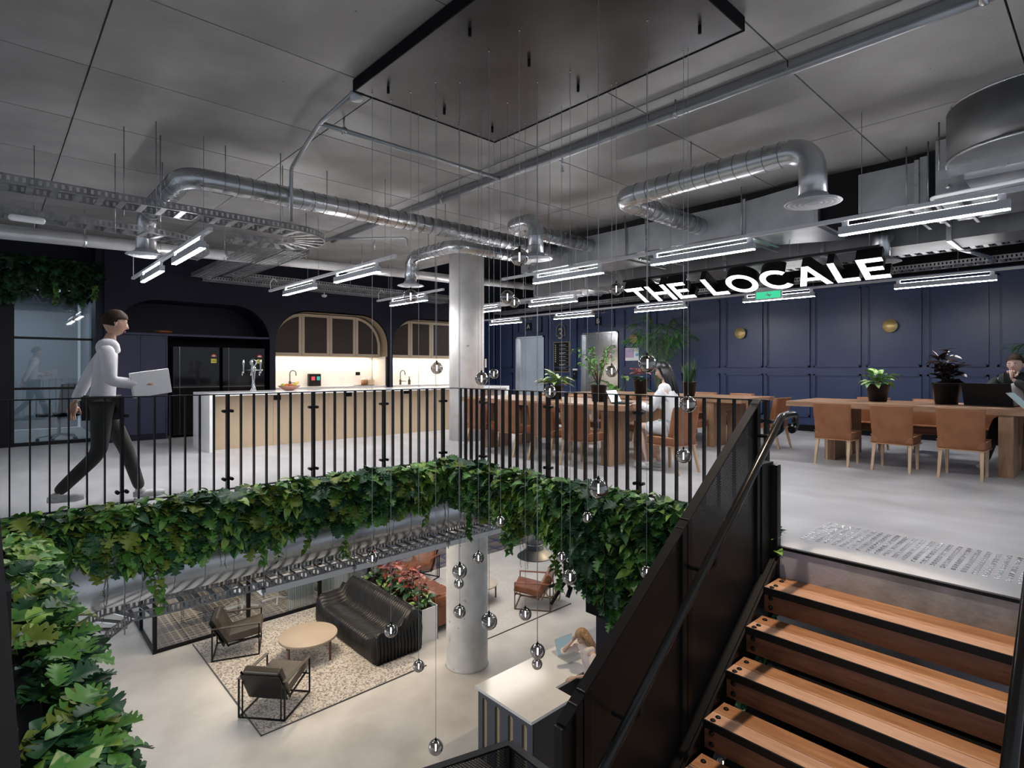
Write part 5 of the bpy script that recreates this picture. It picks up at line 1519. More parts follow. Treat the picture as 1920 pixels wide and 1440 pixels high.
def strand(t, p, length, kind, seed=0):
    r = random.Random(seed * 7 + 1); m = MB(); p = Vector(p); pts = [p]
    n = int(length / .05)
    for i in range(n): p = p + Vector((r.uniform(-.012, .012), r.uniform(-.012, .012), -.05)); pts.append(p)
    m.tube(pts, .0025, 4, caps=False)
    if kind == 'round':
        v, f = heart(1, .95, .2)
        for i in range(1, len(pts)):
            for s in (0, 1, 2): m.add(v, f, 1 if r.random() < .7 else 2, True, leaf_M(pts[i], r.uniform(0, 6.3), r.uniform(-.9, -.2), 0, r.uniform(.06, .09)))
    else:
        for i in range(1, len(pts)):
            for s in range(5):
                v, f = blade(1, .35, 0, .1, 2); m.add(v, f, 2 if r.random() < .6 else 3, True, leaf_M(pts[i] + Vector((0, 0, -.01 * s)), r.uniform(0, 6.3), r.uniform(-.9, .2), 0, .022))
    m.obj('trailing_stem', [M_bark, M_pl['mid'], M_pl['olive'], M_pl['dark']], t)
ZP = lambda px, py, **k: at(px, py, **k).z
# kitchen-side planter
t = thing('hanging_planter', 'dense mixed green trailing planter along the kitchen side of the void', 'planter', (2.4, 6.1, -.1))
MB().b2(.02, 4.70, 6.0, 6.24, -.26, -.03).obj('trough', M_black, t)
foliage(t, (.05, 6.18, 0), (4.65, 6.18, 0), (0, -1, 0), 2700, .05, -.46, .30, big=230)
for i, (px, py, kd) in enumerate(((195, 1165, 'fine'), (205, 1120, 'fine'), (285, 1145, 'round'), (275, 1100, 'round'), (412, 1062, 'fine'), (425, 1075, 'fine'), (436, 1040, 'fine'), (495, 1055, 'round'), (515, 1060, 'round'), (580, 1035, 'round'), (655, 1040, 'round'), (725, 1022, 'fine'), (735, 1030, 'fine'), (800, 985, 'round'), (860, 1020, 'fine'), (872, 1010, 'fine'), (880, 1010, 'round'))):
    b = at(px, py, y=5.95); strand(t, (b.x, 5.95, -.15), -.15 - b.z, kd, i)
# dining-side green wall
t = thing('hanging_planter', 'thick mixed green wall hanging on the dining side of the void beside the stairs', 'planter', (4.6, 4, -.1))
MB().b2(4.46, 4.70, 1.80, 6.24, -.26, -.03).obj('trough', M_black, t)
def bt_r(s):   # s runs from the corner (y=6.2) to the stairs
    return -.48 - max(0, (s - .9)) * .16 if s < 2.3 else -1.20 - .06 * math.sin(s * 5)
foliage(t, (4.66, 6.2, 0), (4.66, 1.86, 0), (-1, 0, 0), 4300, .05, bt_r, .30, big=250, kinds=['dark', 'lobed', 'pothos', 'dark', 'broad', 'dark', 'lobed'])
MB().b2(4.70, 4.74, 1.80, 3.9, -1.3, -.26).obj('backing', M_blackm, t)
for i, (px, py, kd) in enumerate(((958, 1045, 'round'), (945, 1015, 'round'), (968, 1060, 'fine'), (990, 1065, 'fine'), (1000, 1060, 'fine'), (978, 1050, 'fine'), (1040, 1105, 'round'), (1045, 1075, 'round'), (1120, 1140, 'fine'), (1100, 1110, 'fine'), (1135, 1150, 'fine'), (1075, 1080, 'fine'))):
    b = at(px, py, x=4.36); strand(t, (4.36, b.y, -.2), -.2 - b.z, kd, i + 30)
# near left planter
t = thing('hanging_planter', 'lush bright green planter running along the left edge of the photo', 'planter', (.2, 3.5, -.1))
MB().b2(.02, .16, .7, 5.98, -.30, -.06).obj('trough', M_black, t)
SPD_ = dict(SPD); SPD.update(SPB)
foliage(t, (.07, .8, 0), (.07, 6.1, 0), (1, 0, 0), 2600, -.02, -.42, .22, big=290, scale=.95, kinds=['pothos', 'lobed', 'broad', 'pothos', 'dark', 'pothos'])
SPD.update(SPD_)
# stray sprig next to the stair head
t = thing('trailing_sprig', 'small green sprig poking out beside the stair guard end post', 'plant', (4.3, 1.70, .0))
sp_ = [(0, leaf_M(at(px, py, y=1.70), a, .2, .3, s)) for px, py, a, s in ((1462, 1010, 1, .9), (1470, 1000, -.6, .7), (1458, 1032, 2.2, 1.1), (1470, 1028, -1.2, .9), (1464, 1040, 3.2, .8))]
leafy(t, [(MB().add(*heart(.085, .06, .3), 0, True), M_pl['lime'])], sp_)
# dark planter above the office glass
t = thing('hanging_planter', 'dim green planter hanging above the office glazing at upper left', 'planter', (.5, 12.4, 2.9))
MB().b2(-3, 1.45, 12.30, 12.6, 2.75, 3.0).obj('trough', M_blackm, t)
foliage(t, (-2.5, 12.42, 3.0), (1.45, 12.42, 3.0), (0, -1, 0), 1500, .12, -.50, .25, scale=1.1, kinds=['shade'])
for i, (px, py, kd) in enumerate(((103, 572, 'round'), (180, 560, 'round'), (125, 545, 'fine'))):
    b = at(px, py, y=12.1); strand(t, (b.x, 12.1, 2.8), 2.8 - b.z, kd, i + 60)

# ================================================================== LOWER LOUNGE
r1 = thing('rug', 'speckled cream and brown woven rug under the black armchairs', 'rug', (4.3, 10.6, LZ))
MB().b2(2.98, 5.90, 8.69, 12.50, LZ, LZ + .014).obj('rug_body', M_rug, r1)
MB().b2(2.97, 5.91, 8.675, 8.69, LZ, LZ + .016).b2(2.965, 2.98, 8.675, 12.5, LZ, LZ + .016).obj('binding', mat('grey_binding', (.10, .10, .10), .9), r1)
r2 = thing('rug', 'plain pale grey rug behind the column under the cognac armchair', 'rug', (8.5, 10.6, LZ))
MB().b2(7.0, 9.95, 8.70, 12.50, LZ, LZ + .012).obj('rug_body', mat('pale_rug', (.55, .53, .51), .95, 0, (.62, .60, .58), 20, 3, .4), r2)
MB().b2(7.0, 9.95, 8.685, 8.70, LZ, LZ + .014).obj('binding', mat('dark_binding', (.06, .06, .06), .9), r2)

def armchair(label, x, y, ang, lea, lea2, fr, strap, group):
    t = thing('lounge_chair', label, 'armchair', (x, y, LZ + .013), R(ang), group)
    W, D, H = .38, .40, .60; b = .011
    for sx in (-1, 1):
        m = MB(); X = sx * W
        for a_, c_ in (((X, -D, 0), (X, -D, H)), ((X, D, 0), (X, D, H)), ((X, -D, b), (X, D, b)), ((X, -D, H), (X, D, H))):
            m.bar(a_, c_, .022, .022, up=(0, 1, 0) if a_[2] != c_[2] else (0, 0, 1))
        X2 = sx * (W - .06)
        m.bar((X2, -D, 0), (X2, -D, H - .02), .018, .018, up=(0, 1, 0)).bar((X2, -.12, .22), (X2, -.44, .74), .02, .03).bar((X2, -.15, .24), (X2, D + .02, .345), .02, .03)
        m.obj('side_frame', fr, t, world=False)
        MB().b2(X - .032, X + .032, -D - .01, D + .012, H, H + .014).obj('armrest', strap, t, world=False, bevel=.004)
    for y_ in (-D, D): MB().bar((-W, y_, b), (W, y_, b), .022, .022).obj('crossbar', fr, t, world=False)
    MB().bar((-W, D - .02, .33), (W, D - .02, .33), .018, .018).obj('crossbar', fr, t, world=False)
    # seat cushion, tilted; back cushion
    Ms = Matrix.Translation((0, .10, .385)) @ Matrix.Rotation(R(10), 4, 'X')
    MB().b2(-.31, .31, -.32, .34, -.07, .075, M=Ms).obj('seat_cushion', lea2, t, world=False, bevel=.028, seg=3)
    Mb = Matrix.Translation((0, -.27, .55)) @ Matrix.Rotation(R(28), 4, 'X')
    MB().b2(-.31, .31, -.065, .075, -.24, .25, M=Mb).obj('back_cushion', lea2, t, world=False, bevel=.04, seg=4)
    Mc = Matrix.Translation((0, -.325, .50)) @ Matrix.Rotation(R(28), 4, 'X')
    MB().b2(-.325, .325, -.035, -.012, -.30, .24, M=Mc).obj('back_panel', lea, t, world=False, bevel=.006)
    return t
armchair('black leather lounge chair with back to us, in front of the coffee table', 3.42, 9.33, 40 - 90, M_blk_lea, M_brn_lea, M_black, M_brn_lea, 'black sled-frame lounge chairs')
armchair('dark brown leather lounge chair seen from its side, left of the coffee table', 3.56, 11.68, -22 - 90, M_blk_lea, M_brn_lea, M_black, M_brn_lea, 'black sled-frame lounge chairs')
M_bronze = mat('bronze_frame', (.13, .085, .06), .4, .5)
armchair('cognac leather lounge chair with bronze frame, right of the lower column', 9.30, 9.25, 127 - 90, M_tand, M_tand, M_bronze, M_tand, None)
armchair('cognac leather lounge chair mostly hidden behind the lower column', 8.15, 12.35, 200 - 90, M_tand, M_tand, M_black, M_tand, None)

def round_table(label, x, y, r, h, top, legm, nleg=4, th=.035, rot=0):
    t = thing('coffee_table', label, 'table', (x, y, LZ + .013))
    MB().lathe([(r - .01, h - th), (r, h - th + .008), (r, h - .004), (r - .004, h), (.001, h)], (x, y, LZ + .013), 48).obj('tabletop', top, t)
    for i in range(nleg):
        a = rot + 2 * PI * i / nleg
        c = (x + (r - .02) * math.cos(a), y + (r - .02) * math.sin(a))
        MB().bar((c[0], c[1], LZ + .013), (c[0], c[1], LZ + .013 + h - .004), .03, .03, up=(math.cos(a), math.sin(a), 0)).obj('leg', legm, t)
round_table('round beige coffee table with bronze legs on the speckled rug', 4.47, 10.52, .53, .40, mat('beige_top', (.42, .34, .26), .5), mat('copper_leg', (.16, .075, .045), .45, .3), 4, .05, R(-64))
round_table('round side table with bronze leg behind the lower column', 8.45, 10.3, .48, .42, mat('greige_top', (.50, .44, .38), .5), M_bronze, 3, .03, R(-20))

# ribbed black sofa
sf = thing('ribbed_sofa', 'black ribbed leather sofa curving up at both ends on the rug', 'sofa', (5.7, 10.55, LZ))
def prof(y):
    e = min(y - 9.28, 11.86 - y); a = max(0, 1 - e / .40); a = a * a * (3 - 2 * a)
    seat = .37 + .17 * a
    k = max(0, 1 - e / .10) ** 2 * .10
    P = [(5.20 + k * .5, .0), (5.17 + k * .6, .16), (5.185 + k, .34 + .1 * a), (5.26 + k, seat + .01), (5.45, seat - .005), (5.62, seat - .02 + .03 * a), (5.76, seat + .02), (5.83 , seat + .14), (5.90, .66 - k * .5), (5.97, .76 - k), (6.06, .80 - k * 1.1), (6.14, .77 - k * 1.2), (6.19, .66 - k), (6.22, .4), (6.20, .0)]
    return P
n_y = 200; vs = []; fs = []
for j in range(n_y + 1):
    y = 9.28 + 2.58 * j / n_y
    P = prof(y); rb = .016 * abs(math.sin(PI * (y - 9.28) / .072)) ** .6 + .006 * math.sin(y * 9)
    cxp = sum(p[0] for p in P) / len(P); czp = .38
    for i, (px_, pz_) in enumerate(P):
        v = Vector((px_ - cxp, pz_ - czp)); l = v.length or 1
        w = rb if pz_ > .01 else 0
        a_ = P[max(0, i-1)]; b_ = P[min(len(P)-1, i+1)]; nn = Vector((-(b_[1] - a_[1]), b_[0] - a_[0])); nn = nn.normalized() if nn.length else Vector((0, 1))
        vs.append((px_ + nn.x * w, y, LZ + .01 + pz_ + nn.y * w))
np_ = 15
for j in range(n_y):
    for i in range(np_ - 1): fs.append((j*np_+i, (j+1)*np_+i, (j+1)*np_+i+1, j*np_+i+1))
fs.append(tuple(range(np_))); fs.append(tuple(n_y*np_ + i for i in range(np_))[::-1])
MB().add(vs, fs, 0, True).obj('upholstery', M_blk_lea, sf)
for e_, yy in ((0, 9.27), (1, 11.87)):
    # side ribs
    m = MB()
    for i in range(13):
        x = 5.25 + i * .073; top = .50 if x < 5.8 else (.50 + (x - 5.8) * .6 if x < 6.1 else .62)
        m.tube([(x, yy, LZ + .02), (x, yy - (.01 if e_ == 0 else -.01), LZ + .25), (x, yy + (.03 if e_ == 0 else -.03), LZ + top - .02), (x, yy + (.08 if e_ == 0 else -.08), LZ + top + .01)], .038, 8)
    m.obj('side_rib', M_blk_lea, sf)

# planter box with red and green plants
pb = thing('floor_planter', 'tall white planter box of coral-red and green rubber plants behind the black sofa', 'planter', (6.48, 10.4, LZ))
MB().b2(6.28, 6.68, 9.40, 9.415, LZ, LZ + .68).b2(6.28, 6.295, 9.40, 11.9, LZ, LZ + .68).b2(6.665, 6.68, 9.40, 11.9, LZ, LZ + .68).b2(6.28, 6.68, 11.885, 11.9, LZ, LZ + .68).obj('box', M_white, pb)
MB().b2(6.295, 6.665, 9.415, 11.885, LZ + .1, LZ + .60).obj('soil', M_soil, pb)
P_ = []
for s_ in range(34):
    x0_ = 6.48 + rnd(-.13, .13); y0_ = 9.55 + 2.2 * s_ / 33 + rnd(-.05, .05); hh = rnd(.25, .72); lean = rnd(-.18, .18)
    a0 = Vector((x0_, y0_, LZ + .6)); a1 = Vector((x0_ + lean, y0_ + rnd(-.12, .12), LZ + .6 + hh))
    MB().tube([a0, a0.lerp(a1, .5) + Vector((0, 0, .03)), a1], [.009, .007, .005], 5).obj('stem', M_bark, pb)
    for i in range(8):
        u = .25 + .75 * i / 7; p = a0.lerp(a1, u)
        red = (u > .72) or hh > .55 and u > .5
        P_.append(((2 if i % 2 else 3) if red else (0 if i % 3 else 1), leaf_M(p, i * 2.4 + s_, rnd(-.3, .5) + (.5 if u > .85 else 0), rnd(-.4, .4), rnd(.85, 1.25))))
P_ = P_[:296]
leafy(pb, [(bl(.21, .12, .35, .12), M_pl['dark']), (bl(.20, .115, .35, .12), M_pl['vein']), (bl(.19, .085, .3, .15), M_pl['red']), (bl(.19, .08, .3, .15), M_pl['burg'])], P_)

# chesterfield behind the planter
cs = thing('chesterfield_sofa', 'shiny cognac leather sofa with rolled arms behind the white planter box', 'sofa', (7.25, 10.6, LZ))
MB().b2(6.78, 7.75, 9.62, 11.9, LZ + .12, LZ + .34).obj('base', M_tand, cs, bevel=.02)
for yy in (9.60, 11.70):
    MB().b2(6.76, 7.72, yy, yy + .20, LZ + .12, LZ + .58).obj('arm', M_tand, cs, bevel=.02)
    MB().tube([(6.74, yy + .06, LZ + .62), (7.78, yy + .06, LZ + .62)], .125, 18).obj('arm_roll', M_tand, cs)
MB().b2(6.76, 6.96, 9.65, 11.85, LZ + .12, LZ + .62).obj('back', M_tand, cs, bevel=.02)
MB().tube([(6.84, 9.62, LZ + .66), (6.84, 11.86, LZ + .66)], .12, 18).obj('back_roll', M_tand, cs)
for i in range(2): MB().b2(6.98, 7.72, 9.82 + i * .94, 10.74 + i * .94, LZ + .34, LZ + .48).obj('seat_cushion', M_tand, cs, bevel=.04, seg=3)
for x, y in ((6.84, 9.68), (7.66, 9.68), (6.84, 11.8), (7.66, 11.8)): MB().lathe([(.02, 0), (.03, .06), (.025, .12)], (x, y, LZ), 10).obj('foot', M_black, cs)

# meeting rooms behind the lounge
mg = thing('meeting_room_glazing', 'black framed glass wall of the plaid-carpeted meeting room below', 'partition', (4.4, 12.6, LZ))
MB().b2(2.32, 6.9, 12.57, 12.63, LZ, LZ + .06).obj('rail', M_black, mg)
MB().b2(2.31, 2.37, 12.57, 17.5, LZ, LZ + .06).obj('rail', M_black, mg)
for x in (2.34, 4.05, 5.62, 6.88): MB().b2(x - .035, x + .035, 12.565, 12.635, LZ, -.8).obj('post', M_black, mg)
for y in (13.9, 15.4): MB().b2(2.305, 2.375, y - .035, y + .035, LZ, -.8).obj('post', M_black, mg)
for a, b in ((2.37, 4.01), (4.09, 5.58), (5.66, 6.84)): MB().b2(a, b, 12.596, 12.604, LZ + .06, -.8).obj('glass_pane', M_glass, mg)
for a, b in ((12.64, 13.86), (13.94, 15.36)): MB().b2(2.336, 2.344, a, b, LZ + .06, -.8).obj('glass_pane', M_glass, mg)
struct(MB().b2(2.35, 6.9, 12.62, 17.6, LZ + .001, LZ + .012), 'floor', M_plaid)
struct(MB().b2(6.9, 13.5, 12.7, 17.6, LZ + .001, LZ + .012), 'floor', M_plaidb)
struct(MB().b2(2.3, 14, 17.5, 17.6, LZ, -.3), 'wall_back', mat('meeting_wall', (.35, .34, .33), .7))
for i, (x0_, x1_) in enumerate(((4.95, 5.56), (5.72, 6.75))):
    m = MB(); n = 60; v = []; f = []
    for k in range(n + 1):
        x = x0_ + (x1_ - x0_) * k / n; y = 12.78 + .04 * math.sin(k * 1.35) + .01 * math.sin(k * 3.1)
        v += [(x, y, LZ + .03), (x, y, -.9)]
    for k in range(n): f.append((2*k, 2*k+2, 2*k+3, 2*k+1))
    c = m.add(v, f, 0, True).obj('curtain', M_curt, None); tag(c, ('white pleated curtain left of the meeting room post', 'white pleated curtain behind the back of the black sofa')[i], 'curtain')
for i, (px, py) in enumerate(((455, 1143), (520, 1128))):
    p = at(px, py, z=LZ); p.y = max(p.y, 13.2); p = Vector(((_ca + (px-960)/1058*_sa) / (_sa - (px-960)/1058*_ca) * p.y, p.y, LZ + .012))
    t = thing('swivel_chair', ('white star-base chair behind the glass, left one', 'white star-base chair behind the glass, right one')[i], 'chair', p)
    for k in range(4):
        a = PI / 4 + k * PI / 2 + .4
        MB().bar((0, 0, .10), (.33 * math.cos(a), .33 * math.sin(a), .035), .03, .03).obj('leg', M_white, t, world=False)
        MB().lathe([(.02, 0), (.025, .02), (.001, .03)], (.33 * math.cos(a), .33 * math.sin(a), 0), 8).obj('glide', M_black, t, world=False)
    MB().tube([(0, 0, .08), (0, 0, .42)], .022, 10).obj('column', M_white, t, world=False)
    MB().lathe([(.02, .42), (.20, .43), (.24, .46), (.23, .475), (.001, .455)], n=28, sx=1, sy=.95).obj('seat', M_white, t, world=False)
# bulkhead above the lounge
struct(MB().b2(2.45, 6.45, 7.12, 7.40, -1.46, -1.36), 'trim_4', M_white)
# lower duct and tray
random.seed(4)
ld = thing('spiral_duct', 'fat shiny spiral duct running under the kitchen-side greenery', 'duct', (3, 7, -.8))
pth = [Vector((-.6, 7.02, -.82)), Vector((8.2, 7.02, -.82))]
MB().tube(pth, .30, 36).obj('pipe', M_galv, ld)
seams(pth, .303, .29).obj('seam', M_tray, ld)
tray('ladder cable tray hanging below the fat spiral duct', [(.35, 5.6, -1.20), (.62, 6.45, -1.20), (.95, 6.86, -1.20), (1.3, 6.86, -1.20), (6.9, 6.86, -1.20)], .40, h=.075, pitch=.15)
lh = thing('tray_hangers', 'thin threaded rods holding the lower cable tray', 'rods', (3, 6.9, -1.2))
for x, y in ((.98, 6.64), (2.30, 6.64), (2.05, 7.06), (3.42, 6.64), (3.3, 7.06), (4.9, 6.64), (5.9, 7.06), (6.2, 6.64)):
    MB().tube([(x, y, -1.30), (x, y, -.32)], .007, 6).obj('rod', M_tray, lh)
    MB().b2(x - .02, x + .02, y - .02, y + .02, -1.24, -1.20).obj('bracket', M_tray, lh)
# bell mouth duct on the dining side
bm = thing('bell_mouth_duct', 'grey duct end with a wide conical flange hanging beside the green wall', 'duct', (5.6, 5.57, -1.2))
c = at(1003, 1037, d=7.9)
MB().tube([(c.x, c.y, c.z), (c.x, c.y, -.32)], .125, 24).obj('pipe', mat('zinc_pipe', (.32, .36, .40), .3, .8), bm)
MB().lathe([(.125, .06), (.15, .04), (.245, -.03), (.25, -.045), (.235, -.045)], c, 36).obj('flange', mat('grey_cone', (.16, .165, .17), .5), bm)
MB().lathe([(.13, 0), (.13, .015)], (c.x, c.y, c.z + .13), 24).obj('seam', M_galv, bm)
# black tube lamp
tl = thing('tube_chandelier', 'black chandelier of branching tubes with brass rings beside the green wall', 'lamp', at(1070, 1075, d=6.9))
def tp(px, py, d): return at(px, py, d=d)
for a, b in (((1059, 1020, 7.0), (1059, 1080, 6.95)), ((1071, 1100, 6.75), (1064, 1120, 6.7)), ((1055, 1092, 6.9), (1030, 1100, 6.95)), ((1057, 1095, 6.8), (1033, 1133, 6.75)), ((1067, 1068, 6.9), (1100, 1033, 7.0)), ((1075, 1082, 6.9), (1112, 1066, 6.8)), ((1062, 1078, 6.9), (1068, 1104, 6.8)), ((1057, 1096, 6.85), (1070, 1076, 6.9)), ((1040, 1020, 7.1), (1120, 1050, 7.1))):
    MB().tube([tp(*a), tp(*b)], .020 if a[0] != 1071 else .027, 12).obj('tube', M_black, tl)
for px, py, d, ax in ((1033, 1110, 6.95, .4), (1046, 1118, 6.95, -.3)):
    c = tp(px, py, d); m = MB().tube(arc(c, .062, 0, 2 * PI, 20, (math.cos(ax), -math.sin(ax), 0), (0, 0, 1)), .010, 8, caps=False); m.obj('ring', M_brassd, tl)
MB().tube([tp(1060, 1020, 7.0), (tp(1060, 1020, 7.0).x, tp(1060, 1020, 7.0).y, -.32)], .008, 6).obj('stem', M_black, tl)

# reception desk
dk = thing('reception_desk', 'white-topped L-shaped reception desk with arched slots in its blue-grey front', 'desk', (5.5, 5.6, LZ))
DT = LZ + 1.0
MB().prism([(5.02, 5.05), (5.82, 5.05), (5.82, 5.38), (8.6, 5.38), (8.6, 6.18), (5.02, 6.18)], DT - .04, DT).obj('worktop', M_quartz, dk)
M_desk = mat('blue_grey_panel', (.075, .085, .11), .5); M_deskd = mat('charcoal_panel', (.030, .031, .034), .55)
MB().b2(5.07, 5.80, 5.07, 5.09, LZ, DT - .04).b2(5.78, 5.80, 5.07, 5.42, LZ, DT - .04).b2(5.80, 8.5, 5.52, 5.54, LZ, DT - .04).obj('side_panel', M_deskd, dk)
MB().b2(5.09, 8.5, 6.13, 6.15, LZ, DT - .04).obj('back_panel', M_deskd, dk)
MB().b2(5.85, 8.5, 5.42, 6.12, DT - .30, DT - .045).obj('drawer_unit', M_deskd, dk)
MB().b2(5.095, 5.10, 5.10, 6.12, LZ, DT - .05).obj('inner_panel', M_beige, dk)
# front with arched slots : plane x = 5.06
m = MB(); Y = 5.07; slots = [5.17 + .265 * i for i in range(4)]; sw = .095
edges = []
zc = DT - .17
cur = 5.07
for s0 in slots:
    m.b2(5.06, 5.08, cur, s0, LZ, DT - .04); cur = s0 + sw
    # head over slot with arch
    n = 8; r_ = sw / 2
    for k in range(n):
        a0 = PI * k / n; a1 = PI * (k + 1) / n
        ya, yb = s0 + r_ - r_ * math.cos(a0), s0 + r_ - r_ * math.cos(a1); za, zb = zc + r_ * math.sin(a0), zc + r_ * math.sin(a1)
        for xx in (5.06, 5.08): m.add([(xx, ya, za), (xx, yb, zb), (xx, yb, DT - .04), (xx, ya, DT - .04)], [(0, 1, 2, 3)])
        m.add([(5.06, ya, za), (5.06, yb, zb), (5.08, yb, zb), (5.08, ya, za)], [(0, 1, 2, 3)])
m.b2(5.06, 5.08, cur, 6.15, LZ, DT - .04)
m.obj('slotted_front', M_desk, dk)
ha = (at(1048, 1233, z=DT) + at(1076, 1219, z=DT)) / 2; hb = (at(1069, 1246, z=DT) + at(1097, 1231, z=DT)) / 2
lp = (ha + hb) / 2; lrz = math.degrees(math.atan2((ha - hb).y, (ha - hb).x)) - 90
laptop('open silver laptop on the white desk in front of the woman with long hair', lp.x, lp.y, DT, lrz, .36, .25, 108)

# ================================================================== PEOPLE
def skin_mesh(name, verts, edges, radii, root=0, sub=2):
    me = bpy.data.meshes.new(name); me.from_pydata([tuple(v) for v in verts], edges, [])
    o = bpy.data.objects.new(name, me); COL.objects.link(o)
    md = o.modifiers.new('s', 'SKIN'); md.use_smooth_shade = True; md.branch_smoothing = .6
    sv = me.skin_vertices[0].data
    for i, r in enumerate(radii):
        sv[i].radius = r if isinstance(r, tuple) else (r, r); sv[i].use_root = (i == root)
    ms = o.modifiers.new('u', 'SUBSURF'); ms.levels = sub; ms.render_levels = sub
    bpy.context.view_layer.update()
    dg = bpy.context.evaluated_depsgraph_get()
    ev = o.evaluated_get(dg).to_mesh()
    V = [tuple(v.co) for v in ev.vertices]; F = [tuple(p.vertices) for p in ev.polygons]
    o.evaluated_get(dg).to_mesh_clear()
    bpy.data.objects.remove(o, do_unlink=True); bpy.data.meshes.remove(me)
    return V, F
def head_into(mb, c, fwd, up=(0, 0, 1), s=1.0, mi=0, mlip=1, meye=2, mdark=3):
    """face-bearing head centred at c looking along fwd"""
    f = Vector(fwd).normalized(); u = Vector(up); r = f.cross(u).normalized(); u = r.cross(f)
    M = Matrix(((r.x, f.x, u.x, c[0]), (r.y, f.y, u.y, c[1]), (r.z, f.z, u.z, c[2]), (0, 0, 0, 1))) @ Matrix.Scale(s, 4)
    n, k = 20, 16; vs = []; fs = []
    for i in range(k + 1):
        ph = PI * i / k; z = -math.cos(ph); rr = math.sin(ph)
        for j in range(n):
            a = 2 * PI * j / n; x = rr * math.cos(a); y = rr * math.sin(a)
            X = x * .076; Y = y * (.096 if y < 0 else .090); Z = z * .118
            if z < 0: X *= 1 - .34 * (-z) ** 1.2; Y *= 1 - .12 * (-z)
            if z < -.2 and y < 0: Y *= 1 - .35 * (-z - .2)
            if y > .6 and abs(x) < .3 and -.35 < z < .18: Y += .019 * (1 - abs(x) / .3) * (1 - abs(z + .16) / .4 if z < -.1 else max(0, 1 - (z + .1) / .3) * .8)
            if y > .5 and -.75 < z < -.55 and abs(x) < .3: Y += .006
            vs.append((X, Y, Z))
    for i in range(k):
        for j in range(n): fs.append((i*n+j, i*n+(j+1) % n, (i+1)*n+(j+1) % n, (i+1)*n+j))
    mb.add(vs, fs, mi, True, M)
    for sx in (-1, 1):
        mb.ball((sx * .030, .077, .004), .0125, .010, .008, 10, 6, meye, M); mb.ball((sx * .030, .086, .004), .005, .003, .005, 8, 5, mdark, M)
        mb.ball((sx * .031, .085, .024), .018, .005, .004, 8, 5, mdark, M)
        mb.ball((sx * .077, -.004, -.008), .009, .018, .030, 8, 6, mi, M)
    mb.ball((0, .094, -.022), .012, .014, .012, 8, 6, mi, M)
    mb.ball((0, .082, -.056), .024, .008, .005, 10, 5, mlip, M); mb.ball((0, .081, -.063), .020, .008, .005, 10, 5, mlip, M)
    return M
def hand_into(mb, w, d, pn, curl=.5, s=1.0, side=1, mi=0):
    """hand from wrist w along d, palm facing pn"""
    d = Vector(d).normalized(); pn = Vector(pn); pn = (pn - d * pn.dot(d)).normalized(); sd = d.cross(pn) * side; w = Vector(w)
    mb.tube([w - d * .01, w + d * .025, w + d * .06, w + d * .088], [.024 * s, .034 * s, .040 * s, .036 * s], 10, mi, sq=.45)
    for i, (off, L) in enumerate(((-.030, .070), (-.010, .080), (.011, .074), (.031, .058))):
        p = w + d * .078 * s + sd * off * s; pts = [p]; dr = d.copy()
        for q in range(3):
            ax = curl * (.55 + .2 * q); dr = (dr * math.cos(ax) + pn * math.sin(ax)).normalized() if q or True else dr
            pts.append(pts[-1] + dr * L * s * (.42, .33, .25)[q])
        mb.tube(pts, [.0095 * s, .009 * s, .008 * s, .006 * s], 7, mi)
    p = w + d * .025 * s - sd * .028 * s; t1 = (d * .6 - sd * .8 + pn * .25).normalized(); t2 = (d * .9 - sd * .25 + pn * .4).normalized()
    mb.tube([p, p + t1 * .038 * s, p + t1 * .038 * s + t2 * .05 * s], [.013 * s, .011 * s, .008 * s], 7, mi)
